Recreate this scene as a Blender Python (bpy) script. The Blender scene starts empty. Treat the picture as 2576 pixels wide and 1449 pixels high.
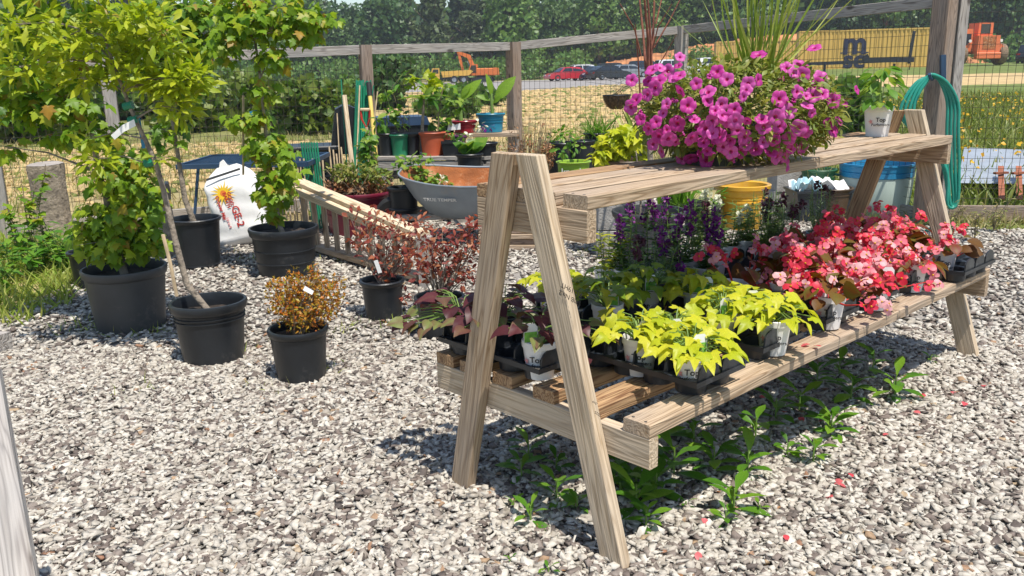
import bpy, bmesh, math, random
import numpy as np
from mathutils import Vector, Matrix, Euler

random.seed(7); rng = np.random.default_rng(7)
SC = bpy.context.scene; C = SC.collection
R = math.radians; PI = math.pi
# ------------------------------------------------------------------ camera, sky, sun, exposure
FOC, PITCH, ROLL, HC = 2162.28, 0.2478, 0.0212, 1.3458
cd = bpy.data.cameras.new('camera'); cam = bpy.data.objects.new('camera', cd); C.objects.link(cam)
cd.sensor_width = 36; cd.lens = 36*FOC/2576; cd.clip_start = .05; cd.clip_end = 1500
cam.matrix_world = Matrix.Translation((0, 0, HC)) @ Matrix.Rotation(PI/2-PITCH, 4, 'X') @ Matrix.Rotation(-ROLL, 4, 'Z')
SC.camera = cam
SUN = Vector((.207, -.340, 1)).normalized()
w = bpy.data.worlds.new('World'); SC.world = w; w.use_nodes = True
nt = w.node_tree; sky = nt.nodes.new('ShaderNodeTexSky'); sky.sky_type = 'NISHITA'; sky.sun_disc = False
sky.sun_elevation = math.asin(SUN.z); sky.sun_rotation = math.atan2(SUN.x, SUN.y)
sky.air_density = 1.1; sky.dust_density = .6; sky.ozone_density = 1.2
nt.links.new(sky.outputs[0], nt.nodes['Background'].inputs[0]); nt.nodes['Background'].inputs[1].default_value = .115
ld = bpy.data.lights.new('sun', 'SUN'); ld.energy = 4.6; ld.angle = R(.53); ld.color = (1, .94, .85)
lo = bpy.data.objects.new('sun', ld); C.objects.link(lo); lo.rotation_euler = (-SUN).to_track_quat('-Z', 'Y').to_euler()
SC.view_settings.view_transform = 'Standard'; SC.view_settings.look = 'None'
SC.view_settings.exposure = .42; SC.view_settings.gamma = 1; SC.view_settings.use_curve_mapping = False
SC.cycles.max_bounces = 6; SC.cycles.transparent_max_bounces = 6

# ------------------------------------------------------------------ survey helpers: a sight line through a point of the photo (2576 wide) met with a level or a depth
def sight(x, y):
    a = (x-1288)/FOC; b = (y-724.5)/FOC; cr, sr = math.cos(ROLL), math.sin(ROLL)
    x1 = a*cr-b*sr; y1 = a*sr+b*cr; c, s = math.cos(PITCH), math.sin(PITCH)
    return Vector((x1, c-y1*s, -s-y1*c))
def G(x, y, z=0.):
    d = sight(x, y); return d*((z-HC)/d.z)+Vector((0, 0, HC))
def AT(x, y, Y):
    d = sight(x, y); return d*(Y/d.y)+Vector((0, 0, HC))
BO = Vector((.0147, 2.3986, 0)); BT = .7494
def UVZ(u, v, z):
    c, s = math.cos(BT), math.sin(BT); return Vector((BO.x+u*c+v*s, BO.y+u*s-v*c, z))

# ------------------------------------------------------------------ materials
MATS = {}
def newmat(name):
    m = bpy.data.materials.new(name); m.use_nodes = True; MATS[name] = m
    n = m.node_tree.nodes; return m, n, m.node_tree.links, n['Principled BSDF']
def ramp(n, stops):
    r = n.new('ShaderNodeValToRGB'); e = r.color_ramp.elements
    while len(e) < len(stops): e.new(.5)
    for el, (p, c) in zip(e, stops): el.position = p; el.color = (*c, 1)
    return r
def mul(c, k): return tuple(min(1, x*k) for x in c)
def plain(name, col, rough=.5, metal=0., var=.18, scale=6., bump=.0, bscale=40., dirt=None, spec=.5, coat=0.):
    """paint, plastic or metal with uneven tone, a little relief and optional dirt"""
    m, n, l, b = newmat(name)
    tc = n.new('ShaderNodeTexCoord'); no = n.new('ShaderNodeTexNoise'); no.inputs['Scale'].default_value = scale; no.inputs['Detail'].default_value = 5
    l.new(tc.outputs['Object'], no.inputs['Vector'])
    r = ramp(n, [(.3, mul(col, 1-var)), (.7, mul(col, 1+var))]); l.new(no.outputs[0], r.inputs[0]); out = r.outputs[0]
    if dirt:
        n2 = n.new('ShaderNodeTexNoise'); n2.inputs['Scale'].default_value = dirt[1]; n2.inputs['Detail'].default_value = 8; n2.inputs['Roughness'].default_value = .7
        l.new(tc.outputs['Object'], n2.inputs['Vector'])
        r2 = ramp(n, [(dirt[2], (0, 0, 0)), (dirt[2]+.12, (1, 1, 1))]); l.new(n2.outputs[0], r2.inputs[0])
        mx = n.new('ShaderNodeMix'); mx.data_type = 'RGBA'; l.new(r2.outputs[0], mx.inputs['Factor']); l.new(out, mx.inputs['A']); mx.inputs['B'].default_value = (*dirt[0], 1); out = mx.outputs['Result']
    l.new(out, b.inputs['Base Color']); b.inputs['Roughness'].default_value = rough; b.inputs['Metallic'].default_value = metal
    b.inputs['Specular IOR Level'].default_value = spec; b.inputs['Coat Weight'].default_value = coat
    if bump:
        n3 = n.new('ShaderNodeTexNoise'); n3.inputs['Scale'].default_value = bscale; n3.inputs['Detail'].default_value = 4; l.new(tc.outputs['Object'], n3.inputs['Vector'])
        bp = n.new('ShaderNodeBump'); bp.inputs['Strength'].default_value = bump; bp.inputs['Distance'].default_value = .01; l.new(n3.outputs[0], bp.inputs['Height']); l.new(bp.outputs[0], b.inputs['Normal'])
    return m
def wood(name, light, dark, grey, rough=.8, fine=1., stain=.5):
    """lumber: grain runs along the piece's own X axis; each piece has its own rings, knots and weathering"""
    m, n, l, b = newmat(name)
    tc = n.new('ShaderNodeTexCoord'); oi = n.new('ShaderNodeObjectInfo')
    add = n.new('ShaderNodeVectorMath'); add.operation = 'ADD'; cmb = n.new('ShaderNodeCombineXYZ')
    mu = n.new('ShaderNodeMath'); mu.operation = 'MULTIPLY'; mu.inputs[1].default_value = 37; l.new(oi.outputs['Random'], mu.inputs[0])
    for k in range(3): l.new(mu.outputs[0], cmb.inputs[k])
    l.new(tc.outputs['Object'], add.inputs[0]); l.new(cmb.outputs[0], add.inputs[1])
    mp = n.new('ShaderNodeMapping'); mp.inputs['Scale'].default_value = (.55, 9, 9); l.new(add.outputs[0], mp.inputs[0])
    wv = n.new('ShaderNodeTexNoise'); wv.inputs['Scale'].default_value = 1.6*fine; wv.inputs['Detail'].default_value = 3; wv.inputs['Distortion'].default_value = .25; l.new(mp.outputs[0], wv.inputs['Vector'])
    # growth rings: contour lines of the stretched noise
    ml = n.new('ShaderNodeMath'); ml.operation = 'MULTIPLY'; ml.inputs[1].default_value = 15; l.new(wv.outputs[0], ml.inputs[0])
    fr = n.new('ShaderNodeMath'); fr.operation = 'PINGPONG'; fr.inputs[1].default_value = .5; l.new(ml.outputs[0], fr.inputs[0])
    rr = ramp(n, [(.02, dark), (.22, mul(light, .93)), (.5, mul(light, 1.06))]); l.new(fr.outputs[0], rr.inputs[0])
    mp2 = n.new('ShaderNodeMapping'); mp2.inputs['Scale'].default_value = (3, 110, 110); l.new(add.outputs[0], mp2.inputs[0])
    fb = n.new('ShaderNodeTexNoise'); fb.inputs['Scale'].default_value = 1.2; fb.inputs['Detail'].default_value = 3; l.new(mp2.outputs[0], fb.inputs['Vector'])
    r3 = ramp(n, [(.33, (.56, .53, .5)), (.56, (1.0, 1.0, 1.0))]); l.new(fb.outputs[0], r3.inputs[0])
    m1 = n.new('ShaderNodeMix'); m1.data_type = 'RGBA'; m1.blend_type = 'MULTIPLY'; m1.inputs['Factor'].default_value = .8; l.new(rr.outputs[0], m1.inputs['A']); l.new(r3.outputs[0], m1.inputs['B'])
    # weathering
    st = n.new('ShaderNodeTexNoise'); st.inputs['Scale'].default_value = 3; st.inputs['Detail'].default_value = 6; mp3 = n.new('ShaderNodeMapping'); mp3.inputs['Scale'].default_value = (.7, 3, 3); l.new(add.outputs[0], mp3.inputs[0]); l.new(mp3.outputs[0], st.inputs['Vector'])
    r4 = ramp(n, [(.42, (0, 0, 0)), (.7, (1, 1, 1))]); l.new(st.outputs[0], r4.inputs[0])
    sf = n.new('ShaderNodeMath'); sf.operation = 'MULTIPLY'; sf.inputs[1].default_value = stain; l.new(r4.outputs[0], sf.inputs[0])
    m2 = n.new('ShaderNodeMix'); m2.data_type = 'RGBA'; l.new(sf.outputs[0], m2.inputs['Factor']); l.new(m1.outputs['Result'], m2.inputs['A']); m2.inputs['B'].default_value = (*grey, 1)
    # knots
    vo = n.new('ShaderNodeTexVoronoi'); vo.inputs['Scale'].default_value = 1; mp4 = n.new('ShaderNodeMapping'); mp4.inputs['Scale'].default_value = (2.2, 5.5, 5.5); l.new(add.outputs[0], mp4.inputs[0]); l.new(mp4.outputs[0], vo.inputs['Vector'])
    r5 = ramp(n, [(.06, (1, 1, 1)), (.13, (0, 0, 0))]); l.new(vo.outputs['Distance'], r5.inputs[0])
    m3 = n.new('ShaderNodeMix'); m3.data_type = 'RGBA'; l.new(r5.outputs[0], m3.inputs['Factor']); l.new(m2.outputs['Result'], m3.inputs['A']); m3.inputs['B'].default_value = (*mul(dark, .45), 1)
    l.new(m3.outputs['Result'], b.inputs['Base Color']); b.inputs['Roughness'].default_value = rough; b.inputs['Specular IOR Level'].default_value = .25
    bp = n.new('ShaderNodeBump'); bp.inputs['Strength'].default_value = .5; bp.inputs['Distance'].default_value = .004; ad = n.new('ShaderNodeMath'); ad.operation = 'ADD'; l.new(fb.outputs[0], ad.inputs[0]); l.new(fr.outputs[0], ad.inputs[1]); l.new(ad.outputs[0], bp.inputs['Height']); l.new(bp.outputs[0], b.inputs['Normal'])
    return m
def leafm(name, stops, trans=.35, rough=.45, spec=.35, tcol=None, vein=False):
    """leaf or petal: tone varies leaf by leaf; light passes through"""
    m, n, l, b = newmat(name)
    at = n.new('ShaderNodeAttribute'); at.attribute_name = 'var'; oi = n.new('ShaderNodeObjectInfo')
    a = n.new('ShaderNodeMath'); a.operation = 'ADD'; l.new(at.outputs['Fac'], a.inputs[0]); l.new(oi.outputs['Random'], a.inputs[1])
    f = n.new('ShaderNodeMath'); f.operation = 'PINGPONG'; f.inputs[1].default_value = 1; l.new(a.outputs[0], f.inputs[0])
    r = ramp(n, stops); l.new(f.outputs[0], r.inputs[0])
    tc = n.new('ShaderNodeTexCoord'); no = n.new('ShaderNodeTexNoise'); no.inputs['Scale'].default_value = 28; no.inputs['Detail'].default_value = 3; l.new(tc.outputs['Object'], no.inputs['Vector'])
    r2 = ramp(n, [(.3, (.78, .78, .78)), (.7, (1.12, 1.12, 1.05))]); l.new(no.outputs[0], r2.inputs[0])
    mx = n.new('ShaderNodeMix'); mx.data_type = 'RGBA'; mx.blend_type = 'MULTIPLY'; mx.inputs['Factor'].default_value = 1; l.new(r.outputs[0], mx.inputs['A']); l.new(r2.outputs[0], mx.inputs['B'])
    l.new(mx.outputs['Result'], b.inputs['Base Color']); b.inputs['Roughness'].default_value = rough; b.inputs['Specular IOR Level'].default_value = spec
    t = n.new('ShaderNodeBsdfTranslucent')
    m2 = n.new('ShaderNodeMix'); m2.data_type = 'RGBA'; m2.blend_type = 'MULTIPLY'; m2.inputs['Factor'].default_value = 1; l.new(mx.outputs['Result'], m2.inputs['A']); m2.inputs['B'].default_value = (*(tcol or (1.2, 1.25, .7)), 1); l.new(m2.outputs['Result'], t.inputs[0])
    ms = n.new('ShaderNodeMixShader'); ms.inputs[0].default_value = trans; l.new(b.outputs[0], ms.inputs[1]); l.new(t.outputs[0], ms.inputs[2]); l.new(ms.outputs[0], n['Material Output'].inputs[0])
    return m
def varmat(name, stops, rough=.85, nscale=60., bump=.3, attr='var', spec=.25):
    """earth, stone: tone from a per-piece value plus fine grain"""
    m, n, l, b = newmat(name)
    at = n.new('ShaderNodeAttribute'); at.attribute_name = attr; r = ramp(n, stops); r.color_ramp.interpolation = 'LINEAR'; l.new(at.outputs['Fac'], r.inputs[0])
    tc = n.new('ShaderNodeTexCoord'); no = n.new('ShaderNodeTexNoise'); no.inputs['Scale'].default_value = nscale; no.inputs['Detail'].default_value = 4; l.new(tc.outputs['Object'], no.inputs['Vector'])
    r2 = ramp(n, [(.3, (.72, .72, .72)), (.7, (1.1, 1.1, 1.1))]); l.new(no.outputs[0], r2.inputs[0])
    mx = n.new('ShaderNodeMix'); mx.data_type = 'RGBA'; mx.blend_type = 'MULTIPLY'; mx.inputs['Factor'].default_value = 1; l.new(r.outputs[0], mx.inputs['A']); l.new(r2.outputs[0], mx.inputs['B'])
    l.new(mx.outputs['Result'], b.inputs['Base Color']); b.inputs['Roughness'].default_value = rough; b.inputs['Specular IOR Level'].default_value = spec
    if bump:
        bp = n.new('ShaderNodeBump'); bp.inputs['Strength'].default_value = bump; bp.inputs['Distance'].default_value = .01; l.new(no.outputs[0], bp.inputs['Height']); l.new(bp.outputs[0], b.inputs['Normal'])
    return m

wood('pale_lumber', (.60, .48, .34), (.43, .32, .205), (.46, .39, .31), stain=.6)
wood('tan_lumber', (.50, .375, .255), (.31, .21, .125), (.37, .305, .245), stain=.6)
wood('wet_lumber', (.44, .28, .15), (.2, .1, .05), (.30, .22, .15), stain=.35)
wood('grey_lumber', (.44, .40, .36), (.22, .19, .17), (.30, .29, .28), stain=.7)
wood('new_lumber', (.70, .57, .40), (.55, .40, .24), (.6, .5, .38), stain=.2)
wood('brown_post', (.34, .25, .19), (.17, .12, .09), (.28, .25, .23), stain=.5)
BLK = plain('black_plastic', (.014, .017, .021), .40, var=.3, dirt=((.075, .072, .068), 6, .60), bump=.15)
plain('tray_plastic', (.02, .024, .03), .38, var=.2, dirt=((.07, .075, .08), 6, .6))
plain('grey_plastic', (.045, .048, .05), .5, dirt=((.12, .11, .10), 5, .58), bump=.1)
plain('white_plastic', (.74, .73, .72), .35, var=.05, dirt=((.45, .42, .36), 9, .68))
plain('yellow_ceramic', (.72, .38, .03), .25, var=.1, dirt=((.5, .26, .03), 4, .62), coat=.4)
plain('blue_plastic', (.02, .22, .42), .4, var=.15)
plain('teal_plastic', (.02, .22, .34), .4, var=.15)
plain('frosted_plastic', (.42, .50, .45), .45, var=.18, scale=3, dirt=((.25, .33, .36), 3, .62))
plain('red_plastic', (.35, .02, .03), .3, var=.15)
plain('maroon_plastic', (.16, .01, .03), .35, var=.2, dirt=((.2, .1, .09), 5, .62))
plain('terracotta', (.5, .10, .04), .5, var=.15)
plain('green_plastic', (.02, .19, .09), .4, var=.2)
plain('dark_green_plastic', (.02, .10, .04), .45, var=.2)
plain('lime_plastic', (.26, .42, .03), .4, var=.1)
plain('brown_plastic', (.09, .055, .03), .5, var=.2)
plain('purple_plastic', (.10, .015, .08), .4)
plain('grey_steel', (.27, .31, .35), .42, .2, var=.12, dirt=((.32, .30, .28), 4, .6), bump=.05)
plain('rust', (.36, .12, .035), .85, var=.45, scale=5, dirt=((.55, .30, .16), 7, .52), bump=.5)
plain('dark_steel', (.03, .035, .045), .5, .4, dirt=((.12, .08, .05), 6, .62))
plain('navy_paint', (.025, .06, .12), .4, .1, dirt=((.1, .12, .15), 5, .6))
plain('concrete', (.36, .345, .32), .95, var=.2, scale=9, dirt=((.22, .2, .18), 4, .6), bump=.7, bscale=90)
plain('soil', (.035, .024, .017), .98, var=.6, scale=30, bump=1., bscale=60)
plain('bark_mulch', (.16, .065, .03), .95, var=.6, scale=25, bump=1., bscale=40)
plain('black_rubber', (.015, .015, .015), .7)
plain('hose_green', (.02, .26, .19), .4, var=.15)
plain('white_print', (.8, .8, .78), .6, var=.04)
plain('black_ink', (.02, .018, .02), .6)
plain('navy_ink', (.02, .025, .06), .6)
plain('red_ink', (.5, .03, .02), .6)
plain('yellow_ink', (.85, .55, .02), .6)
plain('orange_ink', (.75, .2, .03), .6)
plain('pink_ink', (.7, .3, .3), .6)
plain('green_ink', (.16, .42, .05), .6, var=.5, scale=60)
plain('film_white', (.80, .79, .77), .32, var=.06, scale=4, dirt=((.55, .5, .45), 6, .66), bump=.45, bscale=9)
plain('wire', (.11, .095, .075), .6, .6)
plain('green_paint', (.012, .19, .10), .4, var=.2, dirt=((.1, .2, .13), 8, .6))
plain('bamboo', (.55, .42, .26), .6, var=.25, scale=14)
plain('yellow_paint', (.75, .58, .14), .4, var=.1)
plain('red_paint', (.5, .03, .02), .4)
plain('coir', (.10, .062, .035), .98, var=.6, scale=40, bump=1., bscale=70)
plain('bark_grey', (.26, .215, .165), .9, var=.45, scale=18, dirt=((.09, .075, .06), 22, .55), bump=.9, bscale=50)
plain('bark_brown', (.15, .095, .06), .9, var=.45, scale=18, bump=.8, bscale=50)
plain('bark_red', (.22, .075, .045), .8, var=.4, scale=14, bump=.6, bscale=40)
plain('stem_green', (.16, .26, .05), .6, var=.3)
plain('stem_dark', (.05, .055, .025), .7, var=.3)
plain('stem_dry', (.22, .17, .11), .9, var=.3)
leafm('maple_leaf', [(0, (.07, .17, .012)), (.35, (.13, .26, .018)), (.7, (.22, .36, .02)), (.95, (.36, .45, .03)), (1, (.38, .2, .03))], .45)
leafm('maple_leaf_dark', [(0, (.05, .14, .015)), (.5, (.10, .22, .02)), (.92, (.22, .34, .03)), (1, (.4, .2, .05))], .42)
leafm('oak_leaf', [(0, (.20, .29, .015)), (.5, (.33, .42, .02)), (1, (.46, .50, .03))], .45)
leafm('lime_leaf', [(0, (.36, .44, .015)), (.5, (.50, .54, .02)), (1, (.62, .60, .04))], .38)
leafm('lime_leaf_shade', [(0, (.13, .24, .02)), (.6, (.26, .36, .02)), (1, (.45, .42, .03))], .38)  # darker, greener copy of lime_leaf; shade is put into the leaf colour
leafm('purple_leaf', [(0, (.05, .012, .018)), (.5, (.11, .025, .03)), (.8, (.16, .09, .05)), (1, (.18, .22, .06))], .25)
leafm('loro_leaf', [(0, (.17, .04, .04)), (.5, (.30, .075, .06)), (1, (.40, .17, .08))], .38, tcol=(1.4, .8, .6))
leafm('spirea_leaf', [(0, (.30, .28, .03)), (.35, (.46, .24, .03)), (.8, (.50, .14, .02)), (1, (.28, .28, .04))], .35)
leafm('begonia_leaf', [(0, (.11, .045, .012)), (.5, (.17, .085, .015)), (.8, (.14, .13, .02)), (1, (.20, .035, .02))], .3, .5, .3, tcol=(1.4, .7, .3))
leafm('begonia_petal', [(0, (.66, .02, .045)), (.4, (.76, .06, .12)), (.65, (.80, .20, .27)), (1, (.86, .55, .58))], .35, tcol=(1, .45, .55))
leafm('petunia_petal', [(0, (.46, .025, .25)), (.5, (.60, .05, .36)), (1, (.70, .13, .50))], .35, tcol=(1, .6, .9))
leafm('petunia_throat', [(0, (.42, .01, .13)), (1, (.52, .03, .2))], .2, tcol=(1, .5, .6))
leafm('petunia_leaf', [(0, (.09, .14, .03)), (.6, (.19, .25, .05)), (1, (.36, .34, .08))], .35)
leafm('salvia_leaf', [(0, (.02, .06, .018)), (.6, (.05, .12, .025)), (1, (.11, .19, .03))], .3)
leafm('lavender_leaf', [(0, (.07, .12, .07)), (.6, (.13, .20, .11)), (1, (.22, .28, .15))], .25)
leafm('angelonia_leaf', [(0, (.05, .10, .02)), (.6, (.11, .19, .035)), (1, (.22, .29, .06))], .3)
leafm('violet_petal', [(0, (.06, .008, .11)), (.6, (.13, .014, .18)), (1, (.28, .03, .28))], .3, tcol=(1, .6, 1))
leafm('white_petal', [(0, (.6, .62, .45)), (1, (.8, .8, .65))], .3, tcol=(1, 1, .9))
leafm('dark_bloom', [(0, (.045, .012, .03)), (1, (.13, .04, .07))], .2)
leafm('weed_leaf', [(0, (.06, .17, .015)), (.5, (.10, .25, .02)), (1, (.19, .34, .03))], .38)
leafm('grass_blade', [(0, (.14, .24, .02)), (.6, (.26, .36, .04)), (1, (.42, .42, .12))], .35)
leafm('meadow_blade', [(0, (.12, .17, .03)), (.6, (.20, .25, .045)), (1, (.32, .31, .10))], .3)
leafm('dry_grass', [(0, (.30, .26, .11)), (.6, (.42, .34, .17)), (1, (.20, .26, .06))], .3)
leafm('spike_leaf', [(0, (.12, .20, .03)), (.6, (.26, .34, .05)), (1, (.45, .48, .12))], .3)
leafm('banana_leaf', [(0, (.13, .27, .02)), (1, (.24, .40, .04))], .45)
leafm('broad_leaf', [(0, (.06, .17, .02)), (.6, (.12, .27, .03)), (1, (.28, .38, .05))], .4)
leafm('dry_leaf', [(0, (.20, .07, .025)), (.5, (.30, .12, .05)), (1, (.38, .22, .11))], .25)
leafm('bush_leaf', [(0, (.035, .085, .012)), (.5, (.08, .15, .02)), (1, (.18, .22, .035))], .3)
leafm('far_leaf', [(0, (.035, .085, .032)), (.5, (.065, .135, .042)), (1, (.12, .20, .055))], .3)
leafm('far_pine', [(0, (.045, .08, .035)), (.5, (.075, .115, .048)), (1, (.115, .155, .062))], .25)
leafm('far_light', [(0, (.05, .125, .028)), (.5, (.095, .195, .04)), (1, (.165, .265, .058))], .32)
leafm('gold_petal', [(0, (.62, .30, .01)), (1, (.75, .46, .03))], .3)
leafm('fallen_petal', [(0, (.6, .03, .06)), (1, (.75, .2, .22))], .3)

# ------------------------------------------------------------------ mesh helpers
class MB:
    def __init__(s): s.v = []; s.f = []
    def add(s, vs, fs):
        o = len(s.v); s.v += [tuple(x) for x in vs]; s.f += [tuple(i+o for i in f) for f in fs]; return s
    def box(s, c, d, M=None, ch=0.):
        """box, or (ch > 0) a bar along its X axis with chamfered long edges"""
        x, y, z = d[0]/2, d[1]/2, d[2]/2
        if ch: sec = [(-y+ch, -z), (y-ch, -z), (y, -z+ch), (y, z-ch), (y-ch, z), (-y+ch, z), (-y, z-ch), (-y, -z+ch)]
        else: sec = [(-y, -z), (y, -z), (y, z), (-y, z)]
        k = len(sec); vs = [Vector((-x, a, b)) for a, b in sec]+[Vector((x, a, b)) for a, b in sec]
        fs = [(i, (i+1) % k, k+(i+1) % k, k+i) for i in range(k)]; fs = fs+[tuple(range(k-1, -1, -1)), tuple(range(k, 2*k))]
        if M: vs = [M @ q for q in vs]
        return s.add([q+Vector(c) for q in vs], fs)
    def bar(s, a, b, w, t, up=(0, 0, 1), ch=0.):
        a = Vector(a); b = Vector(b); M, L = frame(a, b, up); return s.box((a+b)/2, (L, w, t), M, ch)
    def tube(s, pts, r, n=6, cap=True):
        pts = [Vector(q) for q in pts]; rs = r if isinstance(r, (list, tuple)) else [r]*len(pts)
        vs = []; fs = []; pn = None
        for i, q in enumerate(pts):
            d = (pts[min(i+1, len(pts)-1)]-pts[max(i-1, 0)]).normalized()
            if pn is None: pn = d.orthogonal().normalized()
            pn = (pn-d*pn.dot(d)).normalized(); bn = d.cross(pn)
            vs += [q+(pn*math.cos(2*PI*k/n)+bn*math.sin(2*PI*k/n))*rs[i] for k in range(n)]
        for i in range(len(pts)-1):
            for k in range(n): fs.append((i*n+k, i*n+(k+1) % n, (i+1)*n+(k+1) % n, (i+1)*n+k))
        if cap: fs += [tuple(range(n-1, -1, -1)), tuple(range((len(pts)-1)*n, len(pts)*n))]
        return s.add(vs, fs)
    def lathe(s, prof, n=24, c=(0, 0, 0), wob=None, cap=False):
        """profile of (radius, height) turned about Z"""
        vs = []; fs = []; m = len(prof)
        for i in range(n):
            a = 2*PI*i/n
            for j, (r, z) in enumerate(prof):
                k = 1+(wob(a, j) if wob else 0); vs.append(Vector(c)+Vector((r*k*math.cos(a), r*k*math.sin(a), z)))
        for i in range(n):
            for j in range(m-1): fs.append((i*m+j, ((i+1) % n)*m+j, ((i+1) % n)*m+j+1, i*m+j+1))
        if cap: fs += [tuple(i*m for i in range(n))[::-1], tuple(i*m+m-1 for i in range(n))]
        return s.add(vs, fs)
    def prism(s, poly, d, M=None):
        """polygon in XZ pushed along Y from -d/2 to d/2"""
        k = len(poly); vs = [Vector((a, -d/2, b)) for a, b in poly]+[Vector((a, d/2, b)) for a, b in poly]
        fs = [tuple(range(k)), tuple(range(2*k-1, k-1, -1))]+[((i+1) % k, i, k+i, k+(i+1) % k) for i in range(k)]
        if M: vs = [M @ q for q in vs]
        return s.add(vs, fs)
    def mesh(s, name):
        me = bpy.data.meshes.new(name); me.from_pydata(s.v, [], s.f); me.update(); return me
def frame(a, b, up=(0, 0, 1)):
    d = (b-a); L = d.length; x = d/L; u = Vector(up); z = (u-x*u.dot(x))
    if z.length < 1e-4: z = x.orthogonal()
    z.normalize(); y = z.cross(x); M = Matrix((x, y, z)).transposed(); return M, L
def shade(me, smooth, ang=None):
    if smooth:
        me.polygons.foreach_set('use_smooth', [True]*len(me.polygons))
        if ang: me.set_sharp_from_angle(angle=R(ang))
def link(name, data, parent=None, M=None, mat=None):
    o = bpy.data.objects.new(name, data); C.objects.link(o)
    if parent: o.parent = parent
    if M is not None: o.matrix_local = M
    return o
def obj(name, mb, mat, parent=None, smooth=False, ang=40, M=None, kind=None):
    me = mb.mesh(name) if isinstance(mb, MB) else mb
    if mat: me.materials.clear(); me.materials.append(MATS[mat])
    shade(me, smooth, ang); o = link(name, me, parent, M)
    if kind: o['kind'] = kind
    return o
def tag(o, label=None, cat=None, group=None, kind=None):
    if label: o['label'] = label
    if cat: o['category'] = cat
    if group: o['group'] = group
    if kind: o['kind'] = kind
    return o
def thing(name, label, cat, loc=(0, 0, 0), rz=0., group=None, s=1.):
    o = bpy.data.objects.new(name, None); C.objects.link(o); o.location = loc; o.rotation_euler = (0, 0, rz); o.scale = (s, s, s); o.empty_display_size = .1
    return tag(o, label, cat, group)
def beam(name, a, b, w, t, mat, parent=None, up=(0, 0, 1), ch=.003, off=None):
    """one piece of lumber from a to b (parent's space); w across, t along up"""
    a = Vector(a); b = Vector(b); M3, L = frame(a, b, up); M = Matrix.Translation((a+b)/2) @ M3.to_4x4()
    return obj(name, MB().box((0, 0, 0), (L, w, t), None, ch), mat, parent, M=M)
def dup(root, loc=None, rz=None, label=None):
    r = root.copy(); C.objects.link(r)
    if loc is not None: r.location = loc
    if rz is not None: r.rotation_euler = (0, 0, rz)
    if label: r['label'] = label
    for ch in list(root.children):
        c = ch.copy(); C.objects.link(c); c.parent = r
        for g in ch.children:
            d = g.copy(); C.objects.link(d); d.parent = c
    return r
def text(name, body, size, mat, parent, M, ext=.0006, bold=0., align='CENTER'):
    cu = bpy.data.curves.new(name, 'FONT'); cu.body = body; cu.size = size; cu.extrude = ext; cu.offset = bold; cu.align_x = align; cu.align_y = 'CENTER'; cu.resolution_u = 3
    tmp = bpy.data.objects.new(name, cu); me = bpy.data.meshes.new_from_object(tmp); bpy.data.objects.remove(tmp); me.materials.clear(); me.materials.append(MATS[mat]); return link(name, me, parent, M)
def face_on(loc, normal, up=(0, 0, 1), roll=0.):
    """matrix for flat print: local X right, Y up, Z along the surface normal"""
    z = Vector(normal).normalized(); u = Vector(up); y = (u-z*u.dot(z)).normalized(); x = y.cross(z)
    return Matrix.Translation(loc) @ Matrix((x, y, z)).transposed().to_4x4() @ Matrix.Rotation(roll, 4, 'Z')

# ---- leaves
def strip(ws, fold=.18, droop=.25, side=0.):
    k = len(ws); V = []
    for i, wd in enumerate(ws):
        x = i/(k-1); z = -droop*x*x; V += [(x, side*x*x, z), (x-.04*wd, wd+side*x*x, z+fold*wd), (x-.04*wd, -wd+side*x*x, z+fold*wd)]
    F = []
    for i in range(k-1):
        a, b = 3*i, 3*i+3; F += [(a, b, b+1), (a, b+1, a+1), (a, a+2, b+2), (a, b+2, b)]
    return np.array(V, float), np.array(F)
def fan(half, cx=.3, droop=.2, fold=.1, seed=0):
    r = np.random.default_rng(seed); out = half+[(x, -y) for x, y in half[::-1] if abs(y) > 1e-6]
    V = [(cx, 0, 0)]+[(x, y, -droop*((x-cx)**2+y*y)+fold*abs(y)+r.uniform(-.03, .03)) for x, y in out]; n = len(out)
    F = [(0, 1+(i+1) % n, 1+i) for i in range(n)]
    return np.array(V, float), np.array(F)
MAPLE_H = [(0, .02), (-.06, .18), (.07, .43), (.2, .30), (.47, .60), (.52, .27), (.64, .31), (.73, .2), (1, 0)]
SPV_H = [(0, .02), (-.14, .22), (-.02, .46), (.16, .33), (.40, .44), (.48, .24), (.72, .17), (1, 0)]
HEART_H = [(.02, 0), (-.14, .16), (-.12, .36), (.08, .48), (.4, .40), (.72, .2), (1, 0)]
SH = dict(maple=[fan(MAPLE_H, .32, .5, .14, i) for i in range(4)], spv=[fan(SPV_H, .28, .75, .22, i) for i in range(4)], heart=[fan(HEART_H, .3, .5, .2, i) for i in range(4)],
          oak=[strip([.01, .06, .12, .17, .11, .01], .15, .2, s) for s in (-.1, .1)], ov=[strip([.01, .16, .24, .2, .01], .2, .25)], lance=[strip([.02, .11, .13, .09, .005], .2, .35, s) for s in (-.08, .08)],
          weed=[strip([.03, .07, .15, .20, .16, .01], .25, .35, s) for s in (-.1, .08)], begonia=[strip([.05, .36, .46, .38, .02], .25, .4)], small=[strip([.02, .26, .02], .25, .2)], blade=[strip([.02, .018, .014, .002], .2, .6, s) for s in (-.2, .2)],
          banana=[strip([.02, .03, .13, .18, .17, .12, .01], .22, .25)], needle=[strip([.03, .03, .004], .2, .1)], petal=[strip([.08, .36, .45, .25], .15, .35)], quad=[(np.array([(0, -.5, 0), (1, -.35, .1), (.9, .45, -.1), (-.1, .4, .1)], float), np.array([(0, 1, 2), (0, 2, 3)]))])
SH['maple2'] = SH['maple']
def norm(a): return a/np.maximum(np.linalg.norm(a, axis=-1, keepdims=True), 1e-9)
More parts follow.
